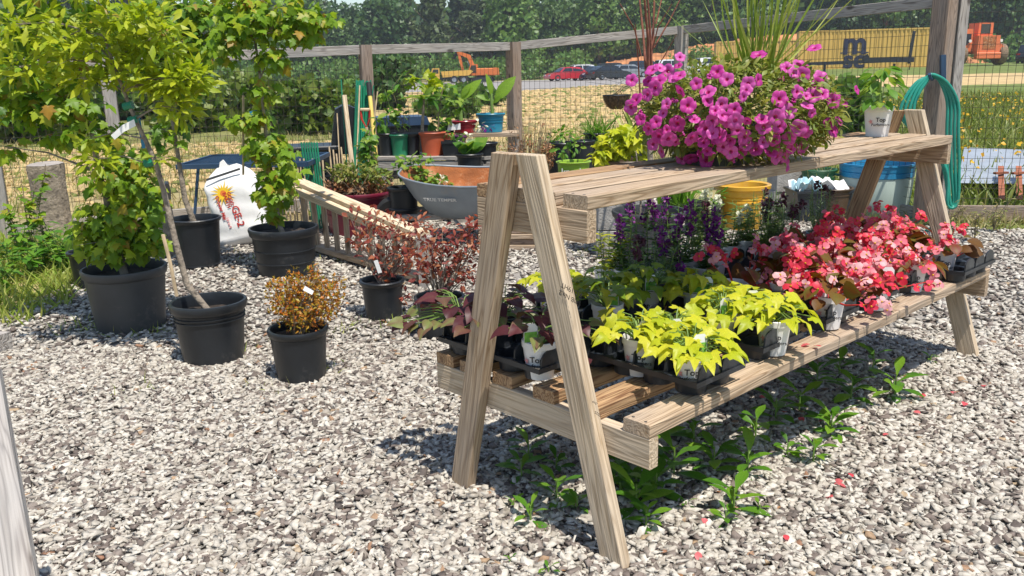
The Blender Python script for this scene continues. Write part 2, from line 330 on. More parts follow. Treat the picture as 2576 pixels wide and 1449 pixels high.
def rots(A, N):
    A = norm(A); Z = N-(N*A).sum(-1, keepdims=True)*A; Z = norm(Z); Y = np.cross(Z, A); return np.stack([A, Y, Z], -1)
def cloud(shapes, P, A, N, S, var=None):
    """many leaves as one set of triangles: P base, A axis, N upper-side hint, S size"""
    P = np.asarray(P, float); A = np.asarray(A, float); N = np.asarray(N, float); S = np.broadcast_to(np.asarray(S, float), (len(P),)); Rm = rots(A, N)
    var = rng.random(len(P)) if var is None else var; VV = []; FF = []; WW = []; o = 0; pick = rng.integers(0, len(shapes), len(P))
    for k, (V, F) in enumerate(shapes):
        ix = np.where(pick == k)[0]
        if not len(ix): continue
        q = P[ix][:, None, :]+S[ix][:, None, None]*np.einsum('nij,vj->nvi', Rm[ix], V)
        FF.append((F[None]+(np.arange(len(ix))*len(V))[:, None, None]+o).reshape(-1, 3)); VV.append(q.reshape(-1, 3)); WW.append(np.repeat(var[ix], len(V))); o += len(ix)*len(V)
    return np.concatenate(VV), np.concatenate(FF), np.concatenate(WW)
def trimesh(name, V, F, W=None):
    me = bpy.data.meshes.new(name); me.vertices.add(len(V)); me.vertices.foreach_set('co', np.asarray(V, np.float32).ravel())
    me.loops.add(len(F)*3); me.loops.foreach_set('vertex_index', np.asarray(F, np.int32).ravel()); me.polygons.add(len(F))
    me.polygons.foreach_set('loop_start', np.arange(0, len(F)*3, 3, dtype=np.int32))
    if W is not None: a = me.attributes.new('var', 'FLOAT', 'POINT'); a.data.foreach_set('value', np.asarray(W, np.float32))
    me.update(); me.validate(); return me
def foliage(name, shapes, P, A, N, S, mat, parent=None, kind='stuff', smooth=False, loc=None, var=None):
    V, F, W = cloud(shapes, P, A, N, S, var); me = trimesh(name, V, F, W); me.materials.append(MATS[mat])
    if smooth: shade(me, True)
    o = link(name, me, parent)
    if kind: o['kind'] = kind
    return o
LEAFMESH = {}
def leaf_objs(name, shape, P, A, N, S, mat, parent):
    """each leaf an object of its own; alike leaves share their mesh"""
    key = (shape, mat)
    if key not in LEAFMESH:
        LEAFMESH[key] = []
        for V, F in SH[shape]:
            me = trimesh(name, V, F, np.array([.22 if abs(q[1]) < 1e-6 else 0. for q in V])+np.linspace(0, .12, len(V))*(len(V) > 6)); me.materials.append(MATS[mat]); shade(me, True); LEAFMESH[key].append(me)
    ms = LEAFMESH[key]; P = np.asarray(P, float); Rm = rots(np.asarray(A, float), np.asarray(N, float)); S = np.broadcast_to(np.asarray(S, float), (len(P),))
    for i in range(len(P)):
        M = Matrix.Translation(P[i]) @ Matrix(Rm[i].tolist()).to_4x4() @ Matrix.Scale(float(S[i]), 4); link(name, ms[i % len(ms)], parent, M)
def ball(n, rad=(1, 1, 1), shell=.6):
    d = norm(rng.normal(size=(n, 3))); r = shell+(1-shell)*rng.random((n, 1)); return d, d*r*np.asarray(rad)
def jit(n, s): return rng.normal(size=(n, 3))*s
UP = np.array((0, 0, 1.))

# ---- pots
def pot(parent, r, h, mat='black_plastic', rb=None, rim=.014, ribs=0, soil='soil', fill=.86, n=28, lip=.03, bands=(), dent=0., foot=True):
    """nursery pot: body with wall thickness, rolled rim, optional ribs; soil inside"""
    rb = rb or r*.84; t = .004; fz = h*fill
    prof = [(0.001, .003), (rb*.97, .003), (rb, 0 if foot else .002), (rb+(r-rb)*.06, h*.06)]
    for b in bands: q = rb+(r-rb)*b; prof += [(q, h*(b-.012)), (q+.006, h*(b-.006)), (q+.006, h*(b+.006)), (q, h*(b+.012))]
    prof += [(rb+(r-rb)*(1-lip/h), h-lip)]
    wob = (lambda a, j: (.022 if ribs and 2 < j and int(a/(2*PI)*ribs*2+.001) % 2 else 0)+dent*math.sin(2*a+1)) if (ribs or dent) else None
    b = obj('pot_body', MB().lathe(prof, ribs*2 if ribs else n, wob=wob), mat, parent, True, 50)
    d2 = (lambda a, j: dent*math.sin(2*a+1)) if dent else None
    obj('pot_rim', MB().lathe([(rb+(r-rb)*(1-lip/h)-t, h-lip-.001), (r*.99, h-lip), (r+rim*.6, h-lip*.75), (r+rim, h-lip*.2), (r+rim*.7, h), (r-.002, h), (r-t*2, h-lip*.5), (rb+(r-rb)*fill-t, fz-.01)], n, wob=d2), mat, parent, True, 50)
    rs = rb+(r-rb)*fill-t
    if soil:
        m = MB(); k = 20; rg = [(0, fz+.012)]+[(rs*q, fz+random.uniform(-.006, .012)) for q in (.35, .7)]+[(rs, fz-.004)]
        vs = [(0, 0, fz+.012)]; fs = []
        for j in (1, 2, 3):
            for i in range(k): a = 2*PI*i/k; vs.append((rg[j][0]*math.cos(a), rg[j][0]*math.sin(a), rg[j][1]+random.uniform(-.006, .006)))
        for i in range(k):
            fs.append((0, 1+i, 1+(i+1) % k))
            for j in range(2): fs.append((1+j*k+i, 1+(j+1)*k+i, 1+(j+1)*k+(i+1) % k, 1+j*k+(i+1) % k))
        obj('soil', m.add(vs, fs), soil, parent, True, 80)
    return fz

# ------------------------------------------------------------------ the setting: ground, field, gravel
def sm(a, b, x): t = np.clip((x-a)/(b-a), 0, 1); return t*t*(3-2*t)
_pts = [(rng.uniform(.2, 2.2), rng.uniform(0, 6.28), rng.uniform(0, 6.28)) for _ in range(14)]
def wave(x, y, k=1.):
    s = 0*x
    for f, a, p in _pts: s = s+np.sin(k*f*(x*math.cos(a)+y*math.sin(a))+p)
    return s/14
def tz(x, y):
    x = np.asarray(x, float); y = np.asarray(y, float); s = .0012+.0188*sm(0, .4, x/np.maximum(y, 1)); d = np.clip(y-11, 0, 50)
    z = s*d+sm(11, 30, y)*(.10*wave(x, y, .5)+.05*wave(y, x, 2.1))
    return z
def TZ(x, y): return float(tz(np.array(x), np.array(y)))
ny, nx = 260, 200
yy = np.concatenate([np.linspace(-4, 11, 24), 11*np.exp(np.linspace(.02, math.log(36), ny-24))]); tt = np.linspace(-1, 1, nx)
Yg = np.repeat(yy[:, None], nx, 1); Xg = tt[None, :]*(9+.85*np.maximum(Yg, 0)); Zg = tz(Xg, Yg)-.012
a = Xg/np.maximum(Yg, 4); nz = wave(Xg, Yg, .35)*.2+wave(Yg, Xg, 1.3)*.22+wave(Xg, Yg, 3.1)*.2*(Yg < 60)
grass, dry, sand, clay, road = .05, .3, .58, .8, 1.
val = np.full(Yg.shape, grass)
right = sm(.27, .36, a+nz*.1); left = sm(-.10, -.22, a)
cen = np.where(Yg < 17, dry+.06, np.where(Yg < 60, sand, dry)); lef = np.where(Yg < 10.5, dry+.08, np.where(Yg < 18, sand, dry-.08)); rig = np.where((Yg > 33) & (Yg < 46), sand, grass+.06)
val = cen*(1-right)*(1-left)+lef*left+rig*right
val = np.clip(val+nz*.55*(1-.5*right), 0, .66); isroad = (Yg > 58+nz*12) & (Yg < 112) & (a > -.12) & (a < .34); val = np.where(isroad, 1., val)
ii = np.arange((ny-1)*nx).reshape(ny-1, nx)[:, :-1].ravel()
F4 = np.stack([ii, ii+1, ii+nx+1, ii+nx], 1); F3 = np.concatenate([F4[:, [0, 1, 2]], F4[:, [0, 2, 3]]])
varmat('field_earth', [(0, (.11, .17, .03)), (.2, (.17, .19, .05)), (.36, (.33, .27, .13)), (.55, (.50, .36, .17)), (.66, (.56, .415, .21)), (.9, (.30, .28, .26)), (1, (.30, .28, .265))], nscale=2.2, bump=1.)
fm = trimesh('field', np.stack([Xg, Yg, Zg], -1).reshape(-1, 3), F3, val.ravel()); fm.materials.append(MATS['field_earth']); shade(fm, True)
link('field', fm)['kind'] = 'structure'
# the gravel yard: a bed with its stones on it
def yard_edge_left(y): return -3.05-.33*(y-5)
yard = [(-2.6, 1.0), (-3.2, 3.4), (-3.0, 5.4), (-3.15, 6.4), (-2.6, 7.2), (-1.6, 8.2), (-.6, 9.0), (1.4, 9.2), (2.6, 8.3), (3.1, 7.3), (4.3, 6.75), (6.2, 6.5), (6.2, 1.0)]
bm_ = MB().add([(x, y, -.004) for x, y in yard], [tuple(range(len(yard)))][::-1])
varmat('gravel_bed', [(0, (.30, .275, .245)), (1, (.30, .275, .245))], nscale=45, bump=1.)
obj('gravel_yard', bm_, 'gravel_bed')['kind'] = 'structure'
def inpoly(px, py, poly):
    r = np.zeros(px.shape, bool); n = len(poly); j = n-1
    for i in range(n):
        xi, yi = poly[i]; xj, yj = poly[j]; c = ((yi > py) != (yj > py)) & (px < (xj-xi)*(py-yi)/(yj-yi+1e-12)+xi); r ^= c; j = i
    return r
def stones(n, y0, y1, smin, smax):
    y = np.sqrt(rng.uniform(y0*y0, y1*y1, n)); x = rng.uniform(-.78, .78, n)*y; k = inpoly(x+.05*wave(x, y, 4), y+.12*wave(y, x, 3), yard); x, y = x[k], y[k]; n = len(x)
    cube = np.array([(-1, -1, -1), (1, -1, -1), (1, 1, -1), (-1, 1, -1), (-1, -1, 1), (1, -1, 1), (1, 1, 1), (-1, 1, 1)], float)
    V = cube[None]+rng.uniform(-.6, .6, (n, 8, 3))*np.array((1, 1, .5)); V[:, 4:, :2] *= rng.uniform(.55, 1.05, (n, 1, 1)); s = rng.uniform(smin, smax, (n, 1))*np.array([[1, 1, 1]]); s = s*np.stack([rng.uniform(.85, 1.6, n), rng.uniform(.55, 1.0, n), rng.uniform(.2, .45, n)], 1)
    V = V*s[:, None, :]*.5
    A = np.stack([rng.normal(size=n), rng.normal(size=n), rng.normal(size=n)*.28], 1); N = np.stack([rng.normal(size=n)*.3, rng.normal(size=n)*.3, np.ones(n)], 1); Rm = rots(A, N)
    V = np.einsum('nij,nvj->nvi', Rm, V)+np.stack([x, y, rng.uniform(0, .011, n)+.002], 1)[:, None, :]
    F = np.array([(0, 2, 1), (0, 3, 2), (4, 5, 6), (4, 6, 7), (0, 1, 5), (0, 5, 4), (1, 2, 6), (1, 6, 5), (2, 3, 7), (2, 7, 6), (3, 0, 4), (3, 4, 7)])
    t = rng.random(n); dark = (t > .73) & (rng.random(n) < .92); val = np.where(dark, rng.uniform(.0, .4, n), np.clip(rng.normal(.65, .13, n), .40, .88)+.05*wave(x, y, 2.)); val = np.where(rng.random(n) < .012, rng.uniform(.93, 1., n), np.clip(val, 0, .89))
    return V.reshape(-1, 3), (F[None]+(np.arange(n)*8)[:, None, None]).reshape(-1, 3), np.repeat(val, 8)
parts_ = [stones(74000, 1.75, 4.2, .011, .029), stones(60000, 4.2, 9.2, .015, .033)]; o_ = 0; VS, FS, WS = [], [], []
for V, F, W in parts_: VS.append(V); FS.append(F+o_); WS.append(W); o_ += len(V)
varmat('gravel_stone', [(0, (.11, .092, .082)), (.18, (.19, .152, .13)), (.36, (.27, .23, .20)), (.45, (.38, .34, .285)), (.62, (.50, .46, .395)), (.89, (.62, .585, .515)), (.94, (.40, .30, .19)), (1, (.30, .16, .10))], nscale=55, bump=.5)
gm = trimesh('gravel', np.concatenate(VS), np.concatenate(FS), np.concatenate(WS)); gm.materials.append(MATS['gravel_stone'])
g_ = link('gravel', gm); tag(g_, 'pale crushed stone gravel covering the yard', 'gravel', kind='stuff')

# ------------------------------------------------------------------ field grass and flowers
def tufts(name, xy, n_each, h, mat, label, spread=.06, shape='blade', lean=.35):
    xy = np.asarray(xy, float); n = len(xy)*n_each; b = np.repeat(xy, n_each, 0)+rng.normal(size=(n, 2))*spread
    P = np.stack([b[:, 0], b[:, 1], tz(b[:, 0], b[:, 1])-.02], 1); A = np.stack([rng.normal(size=n)*lean, rng.normal(size=n)*lean, np.ones(n)], 1)
    o = foliage(name, SH[shape], P, A, jit(n, 1)+np.array((0, 0, .2)), h*rng.uniform(.5, 1.2, n), mat); tag(o, label, 'grass'); return o
def scat(n, y0, y1, a0, a1):
    y = np.sqrt(rng.uniform(y0*y0, y1*y1, n)); return np.stack([rng.uniform(a0, a1, n)*y, y], 1)
SH['bladew'] = [strip([.05, .045, .03, .004], .2, .5, s) for s in (-.25, .25)]
tufts('field_grass', scat(2600, 7.6, 26, .36, .68), 7, .26, 'meadow_blade', 'tall green meadow grass beyond the wire fence', .12, 'bladew')
xy = scat(1100, 8.5, 20, -.72, -.13); tufts('dry_grass', xy, 6, .16, 'dry_grass', 'dry straw coloured grass beyond the fence behind the potted maples', .14, 'bladew')
xy = scat(1300, 11.2, 20, -.13, .36); tufts('dry_grass', xy, 6, .14, 'dry_grass', 'short dry grass between the fence and the bare dirt field', .14, 'bladew')
xy = scat(900, 19, 55, -.1, .32); tufts('dirt_weeds', xy, 4, .16, 'dry_grass', 'sparse dry weeds dotted over the bare tan dirt', .2, 'bladew')
xy = np.concatenate([scat(95, 9, 22, .42, .66), scat(50, 8.8, 15, .27, .38)]); cl = np.repeat(xy, 4, 0)+rng.normal(size=(len(xy)*4, 2))*.12
zf = tz(cl[:, 0], cl[:, 1])+rng.uniform(.22, .42, len(cl))
o = foliage('meadow_flowers', SH['quad'], np.column_stack([cl, zf]), jit(len(cl), .5)+np.array((0, -.5, .3)), jit(len(cl), .3)+np.array((0, -1, .6)), rng.uniform(.025, .05, len(cl)), 'gold_petal'); tag(o, 'small golden yellow wildflowers scattered in the meadow beyond the fence', 'wildflowers')
# grass and weeds at the yard's rim
gl = np.column_stack([rng.uniform(-4.6, -2.75, 520), rng.uniform(4.7, 7.3, 520)]); gl = gl[gl[:, 0] < -2.62-.12*(gl[:, 1]-4.6)+.22*rng.normal(size=len(gl))]
tufts('grass', gl, 9, .15, 'grass_blade', 'bright green grass patch at the gravel edge under the maples', .05, 'bladew', .6)
gr = np.column_stack([rng.uniform(2.5, 5.2, 420), rng.uniform(6.4, 7.6, 420)]); gr = gr[(gr[:, 1] > 7.45-.32*(gr[:, 0]-2.4))]
tufts('grass', gr, 7, .13, 'dry_grass', 'thin grass strip along the foot of the wire fence by the post', .06, 'bladew', .6)
gp = np.array([tuple(G(x, y))[:2] for x, y in [(180, 820), (215, 835), (255, 832), (330, 838), (385, 842), (430, 830), (560, 640), (640, 650), (700, 645), (660, 860), (820, 840), (905, 815), (1020, 810), (845, 655), (985, 820), (345, 640), (360, 990), (835, 930), (690, 985), (600, 905), (2390, 560), (2300, 570), (1470, 640), (1500, 700), (1620, 560)] for _ in range(5)])
tufts('grass', gp, 5, .07, 'grass_blade', 'small grass tufts sprouting from the gravel around the pots', .07, 'bladew', .8)

# ------------------------------------------------------------------ clay bank and far trees
def bank():
    nx_, ny_ = 60, 14; V = []; F = []
    for j in range(ny_):
        for i in range(nx_):
            t = i/(nx_-1); s = j/(ny_-1); x = 10+t*56; y = 118+s*12+3*math.sin(t*9); h = (1.2+3.6*math.sin(min(1, t*1.6)*PI/2))*min(1, s*1.7); h *= 1-.75*max(0, (t-.62)/.38)
            V.append((x, y, TZ(x, y)-.3+h+.35*math.sin(i*1.7+j)*s+random.uniform(-.12, .12)))
    for j in range(ny_-1):
        for i in range(nx_-1): k = j*nx_+i; F.append((k, k+1, k+nx_+1, k+nx_))
    return MB().add(V, F)
plain('clay', (.46, .19, .075), .95, var=.35, scale=.5, dirt=((.24, .26, .08), .35, .57), bump=1., bscale=1.5)
obj('clay_bank', bank(), 'clay', None, True, 80)['kind'] = 'structure'

def crown(n, h, w, lumps, seed, lo=.15, cone=0., leaf=.42):
    r = np.random.default_rng(seed); P = []; A = []; Dn = []
    for k in range(lumps):
        t = r.uniform(lo, .93); rad = w*(.5-.36*abs(t-.45)*(1 if not cone else 0)-cone*.42*t)*r.uniform(.7, 1.1); an = r.uniform(0, 2*PI); off = rad*r.uniform(.15, .75)
        c = np.array((off*math.cos(an), off*math.sin(an), t*h)); lr = np.array((.30*w, .30*w, .13*h))*r.uniform(.6, 1.15)*(1-.45*cone*t); m = int(n/lumps)
        d = norm(r.normal(size=(m, 3))); P.append(c+d*lr*r.uniform(.55, 1.05, (m, 1))); Dn.append(d); A.append(d*.5+r.normal(size=(m, 3))*.6-np.array((0, 0, .25)))
    P = np.concatenate(P); Dn = np.concatenate(Dn); A = np.concatenate(A); v = np.clip(.5+.35*r.normal(size=len(P))*.6, 0, .999)
    return cloud(SH['quad'], P, A, Dn+r.normal(size=Dn.shape)*.35, leaf*r.uniform(.6, 1.3, len(P)), v)
FAR = []
for k in range(7):
    kind = 'pine' if k in (4, 5) else 'leafy'
    V, F, W = crown(3000 if kind == 'leafy' else 2600, 10, 7.2 if kind == 'leafy' else 4.6, 22, 50+k, .12 if kind == 'leafy' else .18, 0 if kind == 'leafy' else .8, .40 if kind == 'leafy' else .34)
    me = trimesh('crown', V, F, W); me.materials.append(MATS[('far_leaf', 'far_light', 'far_leaf', 'far_light', 'far_pine', 'far_pine', 'far_leaf')[k]])
    tm = MB().tube([(0, 0, -.3), (.1, .05, 3), (0, .1, 6.5), (.05, 0, 9)], [.22, .17, .11, .04], 6)
    for q in range(5): an = q*1.3; tm.tube([(0, .05, 2.5+q), (1.3*math.cos(an), 1.3*math.sin(an), 3.8+q), (2.2*math.cos(an), 2.2*math.sin(an), 4.6+q)], [.08, .05, .02], 4)
    tme = tm.mesh('trunk'); tme.materials.append(MATS['bark_brown']); FAR.append((me, tme))
LAB = ['tall leafy dark green tree in the distant wood', 'tall leafy light green tree in the distant wood', 'narrow dark olive pine in the distant wood']
def far_tree(px, Y, h, k, wx=1.):
    p = AT(px, 150, Y); z = TZ(p.x, Y)+(2.8 if Y > 126 and 10 < p.x < 60 else 0); li = 2 if k in (4, 5) else (1 if k in (1, 3) else 0)
    t = thing('pine_tree' if li == 2 else 'tree', LAB[li], 'tree', (p.x, Y, z), random.uniform(0, 6.28), ('dark leafy trees of the far wood', 'light leafy trees of the far wood', 'pines of the far wood')[li], h/10)
    t.scale = (h/10*wx, h/10*wx, h/10)
    link('crown', FAR[k][0], t); link('trunk', FAR[k][1], t)
px = -500
while px < 3100:
    pine = 960 < px < 1290 or 300 < px < 420 or 2240 < px < 2420
    h = random.uniform(11.6, 14.4) if not 820 < px < 940 else 9.6
    far_tree(px, random.uniform(143, 156), (h+1)*1.13, random.choice((4, 5)) if pine else random.choice((0, 1, 2, 3, 6)), random.uniform(1.0, 1.3)); px += random.uniform(62, 92) if pine else random.uniform(80, 120)
px = -420
while px < 3000:
    pine = 1020 < px < 1230 or 2330 < px < 2400
    far_tree(px, random.uniform(129, 137), random.uniform(10.2, 14) if not 835 < px < 935 else 9.2, random.choice((4, 5)) if pine else random.choice((0, 1, 2, 3, 6)), random.uniform(.85, 1.15)); px += random.uniform(85, 140)
# edge thicket in front of the wood
P, A, Dn = [], [], []
for k in range(120):
    px = random.uniform(-300, 1480) if k < 80 else random.uniform(1700, 2900); Y = random.uniform(119, 127); p = AT(px, 150, Y); c = np.array((p.x, Y, TZ(p.x, Y)+random.uniform(.6, 2.2))); m = 130
    d = norm(rng.normal(size=(m, 3))); P.append(c+d*np.array((2.6, 1.8, 1.7))*rng.uniform(.5, 1.05, (m, 1))); A.append(d+jit(m, .5)); Dn.append(d+jit(m, .3))
P = np.concatenate(P); o = foliage('undergrowth', SH['quad'], P, np.concatenate(A), np.concatenate(Dn), .45*rng.uniform(.5, 1.3, len(P)), 'far_light'); tag(o, 'green undergrowth along the edge of the far wood', 'undergrowth')

n = 9000; y = rng.uniform(158, 168, n); x = rng.uniform(-130, 150, n); P = np.stack([x, y, 1+rng.uniform(0, 12, n)*(1-.35*((x/y > -.21) & (x/y < -.15)))], 1)
o = foliage('woods', SH['quad'], P, jit(n, 1), jit(n, .6)+np.array((0, -.8, .5)), rng.uniform(1.2, 2.4, n), 'far_leaf'); tag(o, 'deep green mass of woodland behind the far trees', 'woods')
# clods on the bare dirt
y = np.concatenate([np.sqrt(rng.uniform(17**2, 58**2, 5200)), np.sqrt(rng.uniform(9.6**2, 18**2, 2600))]); x = np.concatenate([rng.uniform(-.14, .34, 5200), rng.uniform(-.75, -.14, 2600)])*y; n = len(x); cube = np.array([(-1, -1, -1), (1, -1, -1), (1, 1, -1), (-1, 1, -1), (-1, -1, 1), (1, -1, 1), (1, 1, 1), (-1, 1, 1)], float); V = (cube[None]+rng.uniform(-.5, .5, (n, 8, 3)))*(rng.uniform(.03, .13, (n, 1, 1))*np.clip(y/26, .45, 1)[:, None, None])*np.array((1.2, 1., .5)); V[:, 4:, :2] *= .6
V = V+np.stack([x, y, tz(x, y)], 1)[:, None, :]; F = np.array([(0, 2, 1), (0, 3, 2), (4, 5, 6), (4, 6, 7), (0, 1, 5), (0, 5, 4), (1, 2, 6), (1, 6, 5), (2, 3, 7), (2, 7, 6), (3, 0, 4), (3, 4, 7)])
cm_ = trimesh('dirt_clods', V.reshape(-1, 3), (F[None]+(np.arange(n)*8)[:, None, None]).reshape(-1, 3), np.repeat(np.where(rng.random(n) < .3, rng.uniform(.1, .4, n), rng.uniform(.5, .66, n)), 8)); cm_.materials.append(MATS['field_earth']); tag(link('dirt_clods', cm_), 'loose tan clods strewn over the bare dirt field', 'dirt', kind='stuff')
# nearer bushes behind the fence
def bush(px, py, Y, wd, ht, label, mat='bush_leaf', n=1500, leaf=.085, name='bush'):
    p = AT(px, py, Y); t = thing(name, label, 'bush', (p.x, Y, TZ(p.x, Y)-.02), random.uniform(0, 6)); P = []; A = []; Dn = []; L = 16
    for k in range(L):
        an = random.uniform(0, 2*PI); q = random.uniform(0, .32); c = np.array((wd*q*math.cos(an), wd*q*math.sin(an), ht*random.uniform(.2, .78))); m = n//L; d = norm(rng.normal(size=(m, 3)))
        P.append(c+d*np.array((wd*.24, wd*.24, ht*.24))*rng.uniform(.6, 1.05, (m, 1))); A.append(d*.6+jit(m, .6)); Dn.append(d+jit(m, .4))
    P = np.concatenate(P); P[:, 2] = np.maximum(P[:, 2], .02); foliage('foliage', SH['ov']+SH['quad'], P, np.concatenate(A), np.concatenate(Dn), leaf*2.3*rng.uniform(.6, 1.3, len(P)), mat, t)
    m = MB()
    for k in range(7): an = k*.9; m.tube([(.05*math.cos(an), .05*math.sin(an), 0), (wd*.14*math.cos(an), wd*.14*math.sin(an), ht*.4), (wd*.25*math.cos(an), wd*.25*math.sin(an), ht*.75)], [.02, .012, .004], 5)
    obj('stems', m, 'bark_brown', t, kind='stuff')
bush(770, 300, 21, 2.0, 1.25, 'dense round bush with dark glossy leaves behind the fence rail, beside the stakes', n=2600)
bush(850, 290, 24, 1.7, 1.2, 'yellowish green bush behind the wooden post with the stakes', 'far_light', n=1800)
bush(640, 290, 27, 3.0, 1.5, 'wide olive bush beyond the fence between the two potted maples', n=2200, leaf=.1)
bush(960, 260, 33, 2.2, 2.0, 'upright dark bush beyond the fence beside the stakes', 'far_leaf', n=1800, leaf=.12)
bush(1130, 270, 26, 2.0, .85, 'leafy bush behind the potted papaya beyond the fence', 'far_light', n=1800)
bush(1190, 260, 34, 2.8, .82, 'rounded green bush in front of the orange excavator', 'far_light', n=1800, leaf=.1)
bush(480, 300, 22, 2.6, 1.5, 'green bush beyond the fence behind the thin trunked maple', n=2000)
bush(330, 300, 30, 4.5, 2.1, 'broad dark bush beyond the fence behind the largest maple', 'far_leaf', n=2200, leaf=.14)
bush(60, 330, 20, 3.2, 1.5, 'loose olive bush at the far left beyond the fence', 'bush_leaf', n=2000, leaf=.1)
bush(2145, 300, 13.5, 1.1, 1.1, 'small leafy weed bush behind the petunia basket beyond the fence', 'far_light', n=900, leaf=.06)

# ------------------------------------------------------------------ fence
def wire_bay(name, a, b, z0, za, zb, parent, dx=.06, dz=.085, r=.0021):
    a = Vector(a); b = Vector(b); L = (b-a).length; n = int(L/dx); m = MB(); d = (b-a)/L; s = Vector((-d.y, d.x, 0))
    def wire(p, q):
        e = (q-p).normalized(); x = e.orthogonal().normalized(); y = e.cross(x); vs = [c+(x*math.cos(k*2.094)+y*math.sin(k*2.094))*r for c in (p, q) for k in range(3)]; m.add(vs, [(0, 1, 4, 3), (1, 2, 5, 4), (2, 0, 3, 5)])
    sag = [random.uniform(-.012, .012) for _ in range(40)]
    for i in range(n+1):
        p = a+d*(L*i/n); zt = za+(zb-za)*i/n; wire(Vector((p.x, p.y, z0)), Vector((p.x, p.y, zt))+s*random.uniform(-.01, .01))
    k = 0; z = z0
    while z < min(za, zb):
        P = [a+d*(L*t)+Vector((0, 0, z+(0 if t in (0, 1) else random.uniform(-.006, .006))))+s*(0 if t in (0, 1) else sag[k % 40]) for t in (0, .33, .66, 1)]
        for p, q in zip(P, P[1:]): wire(p, q)
        z += dz; k += 1
    o = obj(name, m, 'wire', parent); o['kind'] = 'stuff'; return o
def post(parent, p, h, w, mat, rz=0., name='post'):
    M = Matrix.Translation((p.x, p.y, h/2-.02)) @ Matrix.Rotation(rz, 4, 'Z') @ Matrix.Rotation(-PI/2, 4, 'Y')
    return obj(name, MB().box((0, 0, 0), (h+.04, w, w), None, .006), mat, parent, M=M)
p1 = AT(917, 113, 9.0); p2 = AT(1291, 106, 10.2); p3_ = AT(1715, 65, 10.5); pa = AT(262, 140, 7.95); pb = AT(-60, 150, 7.35); pg = AT(2362, 170, 7.3); pg.z = 2.08
fl = thing('wire_fence', 'weathered wood and wire fence behind the potted trees and stakes', 'fence')
for q, wd, mt, rz in ((p1, .115, 'brown_post', .45), (p2, .13, 'tan_post' if 'tan_post' in MATS else 'brown_post', .7), (pa, .11, 'grey_lumber', .45), (pb, .11, 'grey_lumber', .45)): post(fl, q, q.z, wd, mt, rz)
def rail(par, a, b, za, zb, name='rail', h=.092, t=.04, mat='grey_lumber', off=.0):
    a = Vector((a.x, a.y, za-h/2)); b = Vector((b.x, b.y, zb-h/2)); d = (b-a).normalized(); return beam(name, a+d*.06, b-d*.06, t, h, mat, par)
for a_, b_ in ((pb, pa), (pa, p1), (p1, p2)):
    rail(fl, a_, b_, a_.z, b_.z); rail(fl, a_, b_, .13, .13, 'kick_board', .13); wire_bay('wire_mesh', (a_.x, a_.y, 0), (b_.x, b_.y, 0), .03, a_.z-.09, b_.z-.09, fl)
fr_ = thing('wire_fence', 'weathered wood and wire fence behind the petunia basket, running to the hose post', 'fence')
post(fr_, p3_, p3_.z, .12, 'grey_lumber', .6)
for a_, b_ in ((p2, p3_), (p3_, pg)):
    rail(fr_, a_, b_, a_.z, b_.z if b_ is not pg else 1.865); rail(fr_, a_, b_, .13, .13, 'kick_board', .13); wire_bay('wire_mesh', (a_.x, a_.y, 0), (b_.x, b_.y, 0), .03, a_.z-.09, 1.78, fr_)
post(fr_, pg, pg.z, .145, 'brown_post', .62, 'corner_post')
fg = thing('wire_fence', 'wood and wire fence panel beside the meadow flowers, past the hose post', 'fence')
ga = AT(2405, 170, 7.36); ga.z = 0; gb = Vector((6.4, 7.0, 0))
post(fg, ga, 1.93, .085, 'grey_lumber', .1); post(fg, gb, 1.95, .1, 'grey_lumber', .1)
rail(fg, ga, gb, 1.97, 1.97, 'rail', .14); rail(fg, ga, gb, .14, .12, 'kick_board', .13, mat='brown_post'); wire_bay('wire_mesh', (ga.x+.05, ga.y, 0), gb, .03, 1.85, 1.85, fg)

# ------------------------------------------------------------------ the plant bench
def BL(u, v, z): return Vector((u, -v, z))
T_, W_, LB = .038, .089, 2.549
def leg(parent, poly, u0, u1, mat, name='leg'):
    """leg cut from a 2x4: outline in the frame's plane (v, z), thick along the bench"""
    c0 = (Vector((0, poly[0][0], poly[0][1]))+Vector((0, poly[1][0], poly[1][1])))/2; c1 = (Vector((0, poly[2][0], poly[2][1]))+Vector((0, poly[3][0], poly[3][1])))/2
    a = BL((u0+u1)/2, c0.y, c0.z); b = BL((u0+u1)/2, c1.y, c1.z); M3, L = frame(a, b, (1, 0, 0)); M = Matrix.Translation((a+b)/2) @ M3.to_4x4(); Mi = M.inverted()
    vs = [Mi @ BL(u, v, z) for u in (u0, u1) for v, z in poly]; m = MB().add(vs, [(0, 1, 2, 3), (7, 6, 5, 4), (1, 0, 4, 5), (2, 1, 5, 6), (3, 2, 6, 7), (0, 3, 7, 4)])
    me = m.mesh(name); bm = bmesh.new(); bm.from_mesh(me); bmesh.ops.recalc_face_normals(bm, faces=bm.faces); bmesh.ops.bevel(bm, geom=bm.edges[:], offset=.0022, segments=1, affect='EDGES'); bm.to_mesh(me); bm.free()
    return obj(name, me, mat, parent, M=M)
bench = thing('plant_bench', 'two tier wooden plant bench with A shaped end frames carrying trays of flowers', 'bench', BO, BT)
leg(bench, [(-.352, -.025), (-.268, -.025), (-.003, 1.121), (-.098, 1.121)], 0, T_, 'tan_lumber')
leg(bench, [(.329, -.03), (.412, -.03), (.0845, 1.122), (.001, 1.122)], .0005, T_, 'pale_lumber')
leg(bench, [(-.43, -.025), (-.345, -.025), (0, 1.126), (-.085, 1.126)], LB-T_, LB, 'wet_lumber')
leg(bench, [(.365, -.02), (.452, -.02), (.086, 1.13), (.003, 1.13)], LB-T_, LB, 'pale_lumber')
